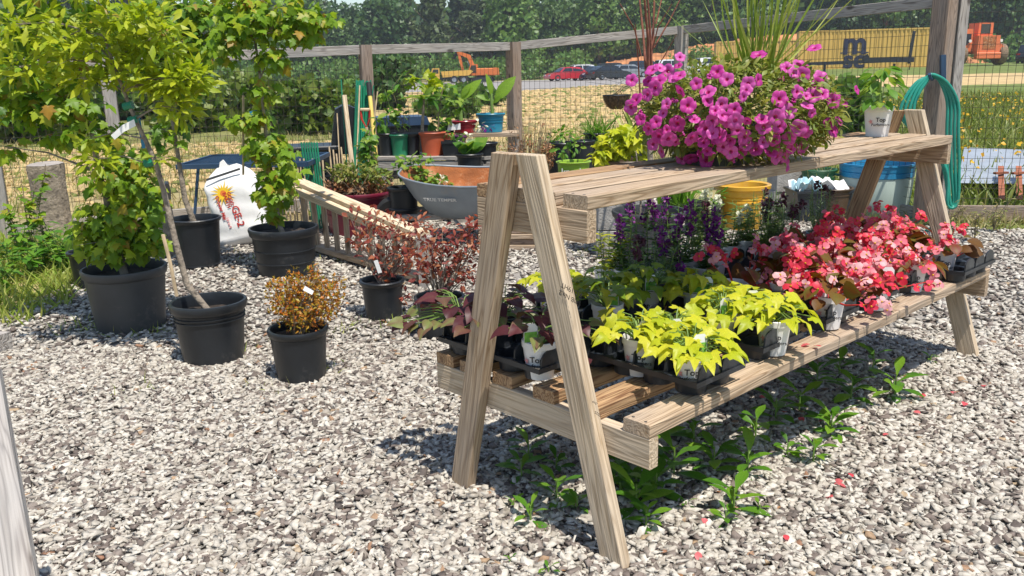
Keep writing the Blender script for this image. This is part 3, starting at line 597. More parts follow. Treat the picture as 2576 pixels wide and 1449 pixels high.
for k, (v1, u0, mt) in enumerate([(.2336, .042, 'tan_lumber'), (.117, .0405, 'tan_lumber'), (.0005, .0405, 'tan_lumber'), (-.1195, .039, 'wet_lumber')]):
    beam('top_board', BL(u0, v1-W_/2, 1.0201-T_/2), BL(LB-T_-.001, v1-W_/2, 1.0201-T_/2+random.uniform(-.001, .001)), W_, T_, mt if k else 'tan_lumber', bench)
for k, v1 in enumerate([.4548, .277, .107, -.073, -.232, -.354]):
    beam('shelf_slat', BL(T_+.001, v1-W_/2, .4355-T_/2), BL(LB-T_-.002, v1-W_/2, .4355-T_/2), W_, T_, 'wet_lumber' if k else 'tan_lumber', bench)
for u in (1.5*T_+.0008, LB-1.5*T_-.0008):
    beam('cross_member', BL(u, -.2085, 1.0201-T_-W_/2-.0006), BL(u, .2336, 1.0201-T_-W_/2-.0006), T_, W_, 'tan_lumber', bench); beam('cross_member', BL(u, -.443, .4355-T_-W_/2-.0006), BL(u, .4548, .4355-T_-W_/2-.0006), T_, W_, 'pale_lumber' if u < 1 else 'tan_lumber', bench)
for u in (1.5*T_, LB-1.5*T_):
    for v in (.21, .165, .09, .045, -.03, -.07, -.15, -.185): obj('screw', MB().lathe([(.0045, -.004), (.0045, .0006), (.001, .0002)], 8), 'dark_steel', bench, M=Matrix.Translation(BL(u+random.uniform(-.006, .006), v, 1.0201)))
    for v in (.43, .385, .25, .21, .085, .04): obj('screw', MB().lathe([(.0045, -.004), (.0045, .0006), (.001, .0002)], 8), 'dark_steel', bench, M=Matrix.Translation(BL(u+random.uniform(-.006, .006), v, .4355)))
# faded grade stamps on the near leg
lx = Vector((math.cos(BT), math.sin(BT), 0)); nrm = BL(-1, 0, 0)
def stamp(body, v, z, s, roll=PI-.24): text('grade_stamp', body, s, 'black_ink', bench, face_on(BL(-.0012, v, z), nrm, (0, 0, 1), roll), .0002)
stamp('KD19HT', .214, .77, .021, PI/2*0+PI-.24); stamp('SPIB No.2', .208, .747, .020); stamp('SYP', .298, .47, .010); stamp('7025', .31, .44, .012)

# a second bench: only its end leg reaches into the picture
b2 = thing('plant_bench', 'weathered wooden bench leg leaning into the lower left corner', 'bench', (0, 0, 0))
q0 = AT(-8, 1130, 1.55); q1 = AT(48, 1475, 1.3); d_ = q1-q0
beam('leg', q0-d_*.7, q0+d_*3.1, .06, .035, 'grey_lumber', b2, (.5, -1, 0)); top = q0-d_*.7
beam('top_board', top+Vector((-.05, .1, .02)), top+Vector((-1.5, .5, .02)), .14, .038, 'grey_lumber', b2)
beam('leg', Vector((-1.5, 1.9, -.02)), Vector((-1.25, 1.55, top.z)), .06, .035, 'grey_lumber', b2, (.5, -1, 0))

# ------------------------------------------------------------------ hose on the corner post
hs = thing('garden_hose', 'coiled green garden hose hung on the corner fence post', 'hose', (0, 0, 0))
m = MB(); hk = AT(2352, 203, 7.12)
for k in range(4):
    j_ = lambda s_: random.uniform(-s_, s_); K = [(2344, 193-2*k), (2364+6*k, 204+k), (2383+9*k, 255+j_(6)), (2382+9.5*k, 330), (2384+9.5*k, 430), (2388+7*k+j_(4), 500+4*k), (2386+j_(5), 507+3*k), (2380+j_(6), 440), (2364+j_(7), 380), (2338+j_(8), 352+j_(8)), (2308+j_(8), 335+j_(8)), (2270+10*k, 305+j_(8)), (2266+11*k, 272+j_(4)), (2286+9*k, 232), (2312+7*k, 203)]; P = []; n_ = len(K)
    for i in range(n_):
        for f in (0, .25, .5, .75):
            q = [K[(i+d_) % n_] for d_ in (-1, 0, 1, 2)]; xy = [.5*(2*q[1][c]+(q[2][c]-q[0][c])*f+(2*q[0][c]-5*q[1][c]+4*q[2][c]-q[3][c])*f*f+(3*q[1][c]-q[0][c]-3*q[2][c]+q[3][c])*f**3) for c in (0, 1)]; P.append(AT(xy[0], xy[1], 7.1-.012*k))
    P.append(P[0])
    m.tube(P, .0135, 8, False)
obj('coil', m, 'hose_green', hs, True, 80, kind='stuff')
obj('hook', MB().tube([AT(2345, 190, 7.2), AT(2345, 200, 7.1), AT(2340, 196, 7.0), AT(2338, 186, 6.98)], .013, 6).bar(AT(2372, 138, 7.2), AT(2372, 200, 7.2), .04, .03, (0, 1, 0)), 'navy_paint', hs)
m = MB().tube([AT(1930, 436, 8.4), AT(1985, 428, 8.3), AT(2060, 432, 8.0), AT(2110, 440, 7.9), AT(2150, 428, 7.9)], .013, 7); 
tag(obj('garden_hose', m, 'hose_green', None, True, 80), 'loose length of green hose running behind the blue rimmed barrel', 'hose')
m = MB().tube([G(2280, 540, .03), G(2300, 552, .03), G(2330, 556, .03), G(2365, 566, .03), G(2330, 580, .02)], .012, 7)
tag(obj('garden_hose', m, 'hose_green', None, True, 80), 'short end of green hose lying on the gravel by the far bench leg', 'hose')

# ------------------------------------------------------------------ far vehicles
def wheel(par, x, y, r, w, z=None, tm='black_rubber', rim='grey_steel'):
    M = Matrix.Translation((x, y, r if z is None else z)) @ Matrix.Rotation(PI/2, 4, 'X')
    t = obj('wheel', MB().lathe([(r*.55, -w/2), (r*.93, -w/2), (r, -w*.3), (r, w*.3), (r*.93, w/2), (r*.55, w/2)], 18), tm, par, True, 50, M=M)
    obj('rim', MB().lathe([(.001, -w*.3), (r*.3, -w*.42), (r*.5, -w*.38), (r*.57, -w*.5)], 14).lathe([(r*.57, w*.5), (r*.5, w*.38), (r*.3, w*.42), (.001, w*.3)], 14), rim, t, True, 50)
plain('car_glass', (.015, .02, .025), .06, spec=.8); plain('lamp_glass', (.75, .75, .72), .1); plain('tail_red', (.4, .01, .01), .2)
def car(px, py, Y, rz, col, label, suv=False, name='parked_car', dist_z=None):
    p = AT(px, py, Y); t = thing(name, label, 'car', (p.x, Y, TZ(p.x, Y)), rz, 'cars parked on the far lot'); mt = 'car_%s' % col[0]
    if mt not in MATS: plain(mt, col[1], .25, .1, var=.05, coat=.6)
    hi = 1.72 if suv else 1.44; wd = .9; belt = 1.02 if suv else .93
    low = [(-2.25, .32), (-2.28, .7), (-2.15, belt-.04), (-1.2, belt), (.95, belt), (1.75, belt-.1), (2.2, belt-.28), (2.28, .45), (2.2, .25), (-2.2, .25)]
    m = MB()
    for i, (xx, zz) in enumerate(low): pass
    k = len(low); sec = [(-wd, 1), (-wd*.93, 1.0)]
    vs = [(xx, s*wd*(1 if zz < .75 else .94), zz) for s in (-1, 1) for xx, zz in low]; m.add(vs, [tuple(range(k)), tuple(range(2*k-1, k-1, -1))]+[((i+1) % k, i, k+i, k+(i+1) % k) for i in range(k)])
    roof = [(-2.0, belt-.02), (-1.75 if suv else -1.25, hi-.06), (-1.2 if suv else -.75, hi), (.25, hi-.01), (.55, hi-.09), (1.15, belt-.02)]
    q = len(roof); vs = [(xx, s*(wd*.93 if zz < belt+.05 else wd*.74), zz) for s in (-1, 1) for xx, zz in roof]
    bo = obj('body', m, mt, t, True, 30); obj('roof', MB().add(vs, [tuple(range(q)), tuple(range(2*q-1, q-1, -1))]+[((i+1) % q, i, q+i, q+(i+1) % q) for i in range(q)]), mt, t, True, 30)
    for s in (-1, 1):
        for x0, x1, x2, x3 in ((-1.62, -.42, -.42, -1.3), (-.34, .86, .42, -.34)):
            y0 = wd*.925; y1 = wd*.765; obj('side_window', MB().add([(x0, s*(y0+.004), belt+.04), (x1, s*(y0+.004), belt+.04), (x2, s*(y1+.006), hi-.13), (x3, s*(y1+.006), hi-.13)], [(0, 1, 2, 3) if s < 0 else (3, 2, 1, 0)]), 'car_glass', t)
        obj('headlight', MB().box((2.19, s*.66, belt-.32), (.12, .34, .13)), 'lamp_glass', t); obj('tail_light', MB().box((-2.24, s*.68, belt-.18), (.08, .3, .16)), 'tail_red', t)
        for xx in (-1.36, 1.38): wheel(t, xx, s*.80, .33 if not suv else .37, .22)
    obj('windscreen', MB().add([(1.13, -.74, belt+.03), (1.13, .74, belt+.03), (.57, .6, hi-.1), (.57, -.6, hi-.1)], [(0, 1, 2, 3)]), 'car_glass', t); bx = -1.77 if suv else -1.28
    obj('rear_window', MB().add([(-1.99, .72, belt+.04), (-1.99, -.72, belt+.04), (bx, -.6, hi-.09), (bx, .6, hi-.09)], [(0, 1, 2, 3)]), 'car_glass', t)
RED, WHT, NAV, BLA, SIL = ('red', (.45, .02, .03)), ('white', (.75, .75, .74)), ('navy', (.02, .03, .06)), ('black', (.012, .013, .015)), ('silver', (.22, .24, .26))
car(1425, 190, 94, PI+.35, RED, 'small red car at the front of the far parking lot')
car(1452, 180, 101, PI+.3, WHT, 'white minivan just behind the red car', True)
car(1500, 184, 95, PI+.55, NAV, 'dark blue sedan beside the red car')
car(1532, 188, 91, .45, BLA, 'black sedan facing the road, nearest of the dark cars')
car(1545, 178, 101, .5, BLA, 'black hatchback partly hidden behind the nearest black sedan', True)
car(1580, 182, 96, .4, SIL, 'grey sedan to the right of the nearest black sedan')
car(1575, 170, 110, .4, NAV, 'dark blue car in the back row of the far lot')
car(1625, 176, 98, .5, NAV, 'dark blue off roader at the right end of the car row', True)
car(1690, 172, 101, .2, WHT, 'white off roader behind the thin red stems', True)
car(1790, 168, 106, .2, WHT, 'white car half hidden behind the top of the petunias', True)
car(2590, 158, 84, .9, BLA, 'black off roader beside the orange loader at the right edge', True)
# excavator
plain('excavator_orange', (.62, .16, .03), .45, var=.12, dirt=((.35, .14, .05), 2, .6)); plain('truck_yellow', (.62, .36, .06), .5, var=.12, dirt=((.4, .22, .08), 1.5, .58)); plain('loader_orange', (.70, .17, .06), .5, var=.1, dirt=((.45, .17, .08), 2, .62)); plain('tyre_mud', (.20, .14, .09), .95, var=.3)
pe = AT(1212, 205, 106); ex = thing('excavator', 'orange tracked excavator with its arm folded beyond the fence', 'excavator', (pe.x, 106, TZ(pe.x, 106)-.1), PI-.15, None, .78)
for s in (-1, 1): obj('track', MB().prism([(-1.9, .35), (-1.6, .05), (1.6, .05), (1.9, .35), (1.7, .8), (-1.7, .8)], .55, Matrix.Translation((0, s*1.05, 0))), 'dark_steel', ex)
obj('turntable', MB().lathe([(.8, .8), (.8, 1.05)], 18, cap=True), 'dark_steel', ex); obj('body', MB().box((-.75, 0, 1.6), (2.6, 2.4, 1.1), None, .1), 'excavator_orange', ex); obj('counterweight', MB().prism([(-2.6, 1.1), (-2.05, 1.05), (-2.05, 2.2), (-2.5, 2.15)], 2.3), 'excavator_orange', ex)
cb = obj('cab', MB().prism([(.45, 1.05), (1.75, 1.05), (1.8, 1.9), (1.45, 2.75), (.5, 2.75)], .95, Matrix.Translation((0, .7, 0))), 'excavator_orange', ex)
for s in (-1, 1): obj('cab_window', MB().prism([(.6, 1.5), (1.6, 1.5), (1.62, 1.9), (1.35, 2.6), (.62, 2.6)], .02, Matrix.Translation((0, .7+s*.485, 0))), 'car_glass', cb)
obj('boom', MB().prism([(.6, 1.5), (1.2, 1.4), (2.1, 3.7), (3.6, 4.35), (3.5, 4.75), (1.7, 4.15)], .4), 'excavator_orange', ex); obj('arm', MB().prism([(3.3, 4.75), (3.75, 4.75), (3.05, 1.9), (2.75, 1.95)], .3), 'excavator_orange', ex)
obj('bucket', MB().prism([(2.7, 2.0), (3.1, 1.9), (3.3, 1.1), (2.7, .75), (2.2, 1.0), (2.4, 1.5)], 1.0), 'dark_steel', ex); obj('cylinder', MB().tube([(1.3, 0, 1.5), (2.2, 0, 3.3)], .09, 8), 'grey_steel', ex)
pt = AT(1118, 208, 104); dt = thing('dump_truck', 'yellow articulated dump truck behind the potted plants, beside the excavator', 'dump truck', (pt.x, 104, TZ(pt.x, 104)-.1), PI+.12, None, .62)
obj('chassis', MB().box((-1, 0, 1.0), (7.4, 1.1, .4)), 'dark_steel', dt); obj('bed', MB().prism([(-4.6, 1.5), (.3, 1.2), (.6, 2.3), (-5.0, 2.5), (-5.4, 2.2)], 2.6), 'truck_yellow', dt)
cb = obj('cab', MB().prism([(.9, .9), (3.5, .9), (3.55, 1.7), (2.5, 1.9), (2.2, 2.9), (.9, 2.9)], 2.2), 'truck_yellow', dt)
for s in (-1, 1): obj('cab_window', MB().prism([(1.1, 1.95), (2.3, 1.95), (2.1, 2.7), (1.1, 2.7)], .02, Matrix.Translation((0, s*1.11, 0))), 'car_glass', cb)
for xx in (-3.6, -1.8, 2.4):
    for s in (-1, 1): wheel(dt, xx, s*1.05, .75, .55)
# wheel loader
pl_ = AT(2462, 168, 72); lz = TZ(pl_.x, 72)
ldr = thing('wheel_loader', 'orange wheel loader seen from behind on the right beyond the fence', 'loader', (pl_.x, 72, lz), 0)
obj('engine_hood', MB().prism([(-.9, .9), (.9, .9), (.85, 2.3), (-.85, 2.3)], 2.4, Matrix.Translation((0, 0, 0))), 'loader_orange', ldr); gr_ = obj('grille', MB().box((0, -1.215, 1.75), (1.0, .03, .95)), 'rust', ldr)
obj('cab', MB().prism([(-.55, 2.3), (.65, 2.3), (.65, 3.35), (-.5, 3.35)], 1.6, Matrix.Translation((.25, .9, 0))), 'loader_orange', ldr); obj('cab_window', MB().box((.3, .085, 2.85), (.75, .03, .75)), 'car_glass', ldr)
obj('side_housing', MB().prism([(-2.05, 1.0), (-.9, 1.0), (-.9, 2.85), (-2.05, 2.85)], 2.0, Matrix.Translation((0, .6, 0))), 'loader_orange', ldr); obj('side_opening', MB().box((-1.5, -.415, 2.0), (.85, .03, .9)), 'dark_steel', ldr)
for s in (-1, 1):
    obj('fender', MB().prism([(.9*s, 1.1), (1.75*s, 1.1), (1.7*s, 1.35), (1.2*s, 1.75), (.9*s, 1.85)], 1.5, Matrix.Translation((0, .2, 0))), 'loader_orange', ldr)
    M = Matrix.Translation((s*1.62, .1, .85)) @ Matrix.Rotation(PI/2, 4, 'Y')
    t_ = obj('wheel', MB().lathe([(.4, -.3), (.8, -.3), (.87, -.15), (.87, .15), (.8, .3), (.4, .3)], 20, cap=True), 'tyre_mud', ldr, True, 50, M=M); obj('lamp', MB().lathe([(.001, 0), (.12, 0), (.12, .1), (.001, .1)], 10), 'lamp_glass', ldr, M=Matrix.Translation((s*1.25, -.6, 1.9)) @ Matrix.Rotation(PI/2, 4, 'X'))
obj('counterweight', MB().box((0, -1.1, .75), (1.9, .5, .5), None, .05), 'loader_orange', ldr)
# shipping containers
plain('container_yellow', (.58, .38, .10), .55, var=.08, scale=1, dirt=((.5, .3, .09), .8, .62))
def container(A, B, h, label, logo=True):
    d = (B-A); L = d.length; rz = math.atan2(d.y, d.x); c = thing('shipping_container', label, 'container', A, rz); n = int(L/.28); y = 0; pr = []
    for i in range(n): x = .15+i*(L-.3)/n; s = (L-.3)/n; pr += [(x, 0), (x+s*.35, 0), (x+s*.5, .05), (x+s*.85, .05)]
    pr.append((L-.15, 0)); vs = [(x, q, z) for x, q in pr for z in (.12, h-.1)]
    obj('side_wall', MB().add(vs, [(2*i, 2*i+2, 2*i+3, 2*i+1) for i in range(len(pr)-1)]), 'container_yellow', c)
    for x in (0, L): obj('corner_post', MB().box((x+(.075 if x == 0 else -.075), .05, h/2), (.15, .16, h)), 'container_yellow', c)
    obj('top_rail', MB().box((L/2, .05, h-.05), (L-.3, .13, .1)), 'container_yellow', c); obj('bottom_rail', MB().box((L/2, .05, .07), (L-.3, .13, .13)), 'container_yellow', c); obj('roof', MB().box((L/2, 1.24, h-.03), (L-.02, 2.3, .05)), 'container_yellow', c)
    obj('end_wall', MB().box((.03, 1.24, h/2), (.05, 2.25, h-.02)), 'container_yellow', c); obj('end_wall', MB().box((L-.03, 1.24, h/2), (.05, 2.25, h-.02)), 'container_yellow', c); obj('back_wall', MB().box((L/2, 2.4, h/2), (L-.1, .05, h-.06)), 'container_yellow', c)
    if logo:
        M = lambda x, z: face_on((x, -.02, z), (0, -1, 0)); text('logo', 'm', 2.15, 'navy_ink', c, M(logo, 1.75), .01, .06); text('logo', 'sc', 1.75, 'navy_ink', c, M(logo, .68), .01, .05); obj('logo', MB().add([(logo-.95, -.02, 1.12), (logo-.3, -.02, 1.2), (logo+.95, -.02, 1.12), (logo+.95, -.02, 1.2), (logo+.2, -.02, 1.27), (logo-.95, -.02, 1.2)], [(0, 1, 2, 3, 4, 5)]), 'navy_ink', c)
    return c
A_ = AT(2006, 171, 64); B_ = AT(2416, 162, 61.5); A_.z = B_.z = TZ(A_.x, 64)-.02
container(A_, B_, 2.75, 'long yellow corrugated shipping container with a big dark blue logo', (AT(2140, 130, 63.4)-A_).length)
A2 = AT(1800, 168, 78); B2 = AT(2004, 168, 77); A2.z = B2.z = TZ(A2.x, 77); container(A2, B2, 2.75, 'second yellow container farther back behind the petunia spikes', None)
bt_ = thing('trailer_boom', 'long black trailer boom lying in front of the yellow container', 'trailer boom'); a_, b_ = AT(1985, 163, 55), AT(2298, 150, 54)
obj('beam', MB().bar(a_, b_, .25, .2).bar(AT(2170, 151, 54.4), b_, .3, .3).bar(AT(2170, 148, 54.4), AT(2185, 140, 54.3), .2, .25), 'dark_steel', bt_)
obj('mast', MB().bar(AT(2286, 160, 54), AT(2300, 78, 54), .14, .14), 'dark_steel', bt_); obj('cable', MB().tube([AT(2290, 160, 54), AT(2286, 185, 54), AT(2270, 200, 54)], .03, 5), 'dark_steel', bt_)
for x_ in (2040, 2075, 2250): q = AT(x_, 160, 54.6); obj('stand', MB().bar(q, Vector((q.x, q.y, TZ(q.x, q.y))), .12, .12), 'dark_steel', bt_)
# sheet metal lying in the meadow
q_ = [G(2405, 500), G(2600, 505), G(2610, 432), G(2420, 422)]; sh = thing('metal_sheet', 'pale corrugated metal sheet lying in the grass beyond the wire panel', 'metal sheet'); V = []; F = []; n_ = 60
for i in range(n_+1):
    t = i/n_; a1 = q_[0].lerp(q_[3], t); b1 = q_[1].lerp(q_[2], t); zz = .16+.012*math.sin(i*1.05)+.10*t; V += [(a1.x, a1.y, zz), (b1.x, b1.y, zz)]
F = [(2*i, 2*i+1, 2*i+3, 2*i+2) for i in range(n_)]; plain('zinc', (.45, .49, .53), .45, .5, var=.12, scale=3, dirt=((.35, .36, .38), 4, .6)); plain('rust_dark', (.30, .10, .05), .9, var=.3)
obj('sheet', MB().add(V, F), 'zinc', sh, True, 60)
for x_ in (2520, 2565): tag(obj('steel_stake', MB().bar(G(x_, 500, .12), G(x_-4, 432, .24)+Vector((0, 0, .05)), .05, .02).bar(G(x_-18, 436, .27), G(x_+14, 434, .27), .04, .02), 'rust_dark'), 'rusty T shaped steel stake on the metal sheet, %s of the two' % ('left' if x_ < 2550 else 'right'), 'stake')

# ------------------------------------------------------------------ potted trees
def clumpP(base, cl, Y):
    """leaf spots in clumps: (px, py, half-width px, half-height px, count[, depth offset])"""
    P = []; D = []
    for c in cl:
        px, py, rx, ry, n = c[:5]; dy = c[5] if len(c) > 5 else 0; y = Y+dy; q = AT(px, py, y)-Vector(base); k = y/FOC; d, o = ball(n, (rx*k, (rx+ry)/2*k, ry*k), .35); P.append(np.array(q)+o); D.append(d)
    return np.concatenate(P), np.concatenate(D)
def drooped(D, down=.55, out=.7, j=.35): n = len(D); return D*out*np.array((1, 1, .4))+jit(n, j)-UP*down
def facing(D, up=.9, j=.4): n = len(D); return UP*up+D*.5+np.array((.12, -.25, 0))+jit(n, j)
def tree(name, label, base, r, h, trunk, rad, clA, shape, size, mat, bark='bark_grey', cat='potted tree', Y=None, npart=300, potmat='black_plastic', mat2=None, potkw={}, down=.55, stake=None, more=1.7):
    base = Vector((base[0], base[1], 0)); Y = Y or base.y; t = thing(name, label, cat, base); pot(t, r, h, potmat, **potkw)
    pts = [Vector((0, 0, h*.8))]+[AT(x, y, Y)-base for x, y in trunk]; rr = [rad*(1-.72*i/(len(pts)-1)) for i in range(len(pts))]; obj('trunk', MB().tube(pts, rr, 8), bark, t, True, 80)
    m = MB()
    for c in clA:
        q = AT(c[0], c[1], Y+(c[5] if len(c) > 5 else 0))-base; s = min(pts[1:], key=lambda p: (p-q).length+.8*max(0, p.z-q.z)); mid = s.lerp(q, .55)+Vector((0, 0, .03)); m.tube([s, mid, q], [rad*.32, rad*.2, rad*.08], 5)
        for k in range(4): e = q+Vector((random.uniform(-1, 1)*c[2], random.uniform(-1, 1)*c[2], random.uniform(-.8, .8)*c[3]))*(Y/FOC)*.8; m.tube([q.lerp(mid, .3), q.lerp(e, .5)+Vector((0, 0, .01)), e], [rad*.1, rad*.07, rad*.04], 4)
    obj('branches', m, bark, t, True, 80, kind='stuff')
    P, D = clumpP(base, [(*c[:4], int(c[4]*more), *c[5:]) for c in clA], Y); n = len(P); ix = rng.permutation(n); P, D = P[ix], D[ix]; A = drooped(D, down); N = facing(D); S = size*rng.uniform(.65, 1.25, n); k = min(npart, n)
    leaf_objs('leaf', shape, P[:k], A[:k], N[:k], S[:k], mat, t)
    if n > k: foliage('foliage', SH[shape], P[k:], A[k:], N[k:], S[k:], mat2 or mat, t, smooth=True)
    if stake: obj('stake', MB().tube([AT(x, y, Y+.03)-base for x, y in stake], .009, 6), 'bamboo', t)
    return t
tA = tree('maple_tree', 'bushy red maple in the widest black pot, leaves right down to the rim', (-2.13, 4.62), .212, .345, [(285, 590), (267, 493), (247, 433), (230, 316), (200, 150), (190, 0), (185, -90)], .024,
     [(300, 610, 105, 50, 130), (310, 530, 110, 55, 120), (300, 445, 100, 55, 90), (225, 590, 55, 55, 45), (375, 590, 40, 45, 45), (355, 480, 60, 50, 50), (330, 400, 60, 40, 35), (150, 260, 120, 55, 85), (110, 160, 120, 70, 110), (50, 260, 80, 55, 50), (190, 70, 150, 70, 110), (230, 330, 90, 45, 50), (60, 60, 90, 60, 60), (340, 60, 110, 50, 60), (120, -60, 200, 70, 120), (-60, 150, 90, 120, 70), (20, 370, 40, 25, 10), (150, 350, 50, 15, 14)],
     'maple', .066, 'maple_leaf_dark', potmat='grey_plastic', mat2='maple_leaf', potkw=dict(lip=.05, rim=.012), down=.7)
tB = tree('oak_tree', 'young oak with narrow lime leaves and a leaning trunk, in the dented black pot', (-1.47, 4.02), .163, .30, [(470, 715), (440, 600), (412, 480), (395, 420), (365, 350), (340, 300), (312, 230), (285, 160), (262, 90), (250, 20)], .017,
     [(330, 60, 115, 50, 130), (240, 130, 120, 55, 120), (150, 100, 100, 50, 70), (430, 205, 90, 40, 150), (330, 180, 80, 40, 75), (385, 100, 80, 50, 85), (60, 170, 70, 50, 50), (445, 270, 50, 38, 45), (215, 200, 75, 35, 45), (250, 400, 40, 18, 28), (480, 200, 45, 40, 40), (390, 400, 50, 20, 14), (250, -40, 160, 50, 100), (40, 60, 80, 60, 50), (225, 350, 40, 20, 14)],
     'oak', .076, 'oak_leaf', down=-.1, npart=300, potkw=dict(dent=.035, ribs=0, lip=.05, fill=.8, bands=(.72, .78)), stake=[(445, 745), (428, 660), (410, 590)])
for (x, y), mt in (((322, 266), 'green_paint'), ((335, 302), 'green_paint'), ((375, 410), 'green_paint')):
    q = AT(x, y, 4.02)-tB.location; obj('tie', MB().tube([q+Vector((-.02, 0, -.004)), q+Vector((.02, 0, .004))], .019, 8), mt, tB)
q = AT(312, 320, 3.98)-tB.location; obj('tag', MB().add([q+Vector(v) for v in ((-.065, 0, -.035), (-.05, 0, -.055), (.0, -.004, -.02), (.055, 0, .005), (.05, 0, .035), (-.005, -.004, .01))], [(0, 1, 2, 5), (5, 2, 3, 4)]), 'white_print', tB)
q = AT(357, 335, 4.06)-tB.location; obj('ribbon', MB().bar(q+Vector((0, 0, -.07)), q+Vector((-.008, 0, .08)), .016, .002, (0, 1, 0)), 'blue_plastic', tB)
tC = tree('maple_tree', 'thin pale trunked maple in the black pot left of the white sack', (-2.29, 6.18), .172, .36, [(465, 500), (455, 440), (443, 360), (430, 285), (420, 150), (425, 30)], .024,
     [(440, 130, 90, 70, 100), (520, 110, 60, 60, 60), (400, 40, 110, 50, 80), (480, 30, 60, 50, 50), (420, 330, 60, 40, 24), (350, 160, 80, 60, 60), (460, 230, 60, 40, 40)], 'maple', .075, 'maple_leaf_dark', mat2='maple_leaf', potkw=dict(ribs=0, lip=.03, bands=(.06,)))
tD = tree('maple_tree', 'slender red maple leafy down its trunk, in the pot right of the white sack', (-1.57, 5.86), .222, .335, [(700, 560), (690, 480), (675, 400), (665, 300), (655, 200), (640, 90), (635, -60)], .02,
     [(692, 470, 52, 60, 95), (668, 370, 58, 48, 85), (640, 300, 50, 38, 45), (722, 420, 38, 60, 45), (600, 300, 45, 25, 14), (678, 540, 28, 28, 12), (620, 60, 90, 60, 110), (745, 60, 75, 45, 90), (560, 110, 50, 50, 40), (805, 45, 50, 25, 36), (685, 140, 50, 40, 36), (700, 15, 90, 40, 60), (590, 5, 60, 40, 40), (655, 230, 40, 40, 24), (780, 85, 35, 30, 16)], 'maple', .068, 'maple_leaf', potkw=dict(lip=.06, rim=.016, bands=(.3, .55)), down=.75, stake=[(612, 440), (612, 240)])
q = AT(640, 285, 5.8)-tD.location; obj('ribbon', MB().bar(q+Vector((-.03, 0, 0)), q+Vector((.02, 0, .01)), .002, .025), 'blue_plastic', tD)
# small pot tucked behind
t = thing('nursery_pot', 'small black pot half hidden behind the widest black pot', 'pot', (-2.84, 5.64, 0)); pot(t, .11, .24)
# stump, gnarled root
def stump(name, label, loc, prof, n=22, amp=.12, mat='bark_grey'):
    t = thing(name, label, 'stump', loc); V = []; F = []; m = len(prof); ph = [random.uniform(0, 6) for _ in range(9)]
    for j, (r, z) in enumerate(prof):
        for i in range(n): a = 2*PI*i/n; k = 1+amp*(.5*math.sin(3*a+ph[0])+.3*math.sin(5*a+ph[1]+z*4)+.35*math.sin(9*a+ph[2]+z*9))+random.uniform(-.03, .03); V.append((r*k*math.cos(a), r*k*math.sin(a), z+(random.uniform(-.01, .01) if 0 < j < m-1 else .01*math.sin(a))))
    for j in range(m-1):
        for i in range(n): F.append((j*n+i, j*n+(i+1) % n, (j+1)*n+(i+1) % n, (j+1)*n+i))
    obj('trunk', MB().add(V, F), mat, t, True, 50); V2 = [V[(m-1)*n+i] for i in range(n)]; obj('cut_face', MB().add([(0, 0, prof[-1][1]+.004)]+[(v[0]*.98, v[1]*.98, v[2]+.002) for v in V2], [(0, 1+i, 1+(i+1) % n) for i in range(n)]), 'grey_lumber', t); return t
stump('tree_stump', 'upright grey log stump behind the widest black pot', G(142, 596), [(.185, -.02), (.16, .08), (.145, .2), (.14, .34), (.138, .5), (.142, .6), (.14, .645)])
stump('driftwood_root', 'gnarled weathered root standing behind the leaning oak trunk', G(412, 650)+Vector((0, .15, 0)), [(.10, -.02), (.07, .1), (.055, .25), (.05, .4), (.06, .5), (.045, .56)], 14, .3)
# saplings and weeds by the stump
def sprout(name, label, base, stems, shape, size, mat, n, cat='weed', stem='stem_green', rad=.004, up=.2, spread=.03, group=None):
    t = thing(name, label, cat, base, 0, group); m = MB(); P = []; A = []
    for s in stems:
        pts = [Vector(p) for p in s]; m.tube(pts, [rad*(1-.5*i/len(pts)) for i in range(len(pts))], 5)
        for k in range(n):
            f = random.uniform(.15, 1)*(len(pts)-1); i = min(int(f), len(pts)-2); P.append(np.array(pts[i].lerp(pts[i+1], f-i))+jit(1, spread)[0]*.3); an = random.uniform(0, 2*PI); A.append((math.cos(an), math.sin(an), random.uniform(-.3, .5)+up))
    obj('stems', m, stem, t, True, 80, kind='stuff'); P = np.array(P); A = np.array(A); leaf_objs('leaf', shape, P, A, UP+jit(len(P), .25), size*rng.uniform(.6, 1.2, len(P)), mat, t); return t
def up_stems(n, h, spread): return [[(0, 0, 0), (random.uniform(-.3, .3)*spread, random.uniform(-.3, .3)*spread, h*.5), (random.uniform(-1, 1)*spread, random.uniform(-1, 1)*spread, h*random.uniform(.75, 1.1))] for _ in range(n)]
for k, (x, y, h, lab) in enumerate([(85, 640, .62, 'maple sapling climbing the fence left of the grey stump'), (45, 650, .5, 'maple sapling at the far left edge in front of the fence'), (120, 650, .78, 'tall reddish tipped maple sapling touching the grey stump')]): sprout('maple_sapling', lab, G(x, y), up_stems(2, h, .1), 'maple', .085, 'maple_leaf', 16, 'sapling', 'stem_dry', .005, -.3)
for k, (x, y, h) in enumerate([(30, 690, .24), (75, 700, .22), (110, 690, .26), (150, 690, .24), (175, 680, .3), (60, 660, .26), (190, 655, .26), (15, 735, .2), (140, 650, .3)]): sprout('broadleaf_weed', 'leafy green weed in the patch around the foot of the grey stump', G(x, y), up_stems(5, h, .1), 'weed', .10, 'weed_leaf', 9, group='weeds around the stump')

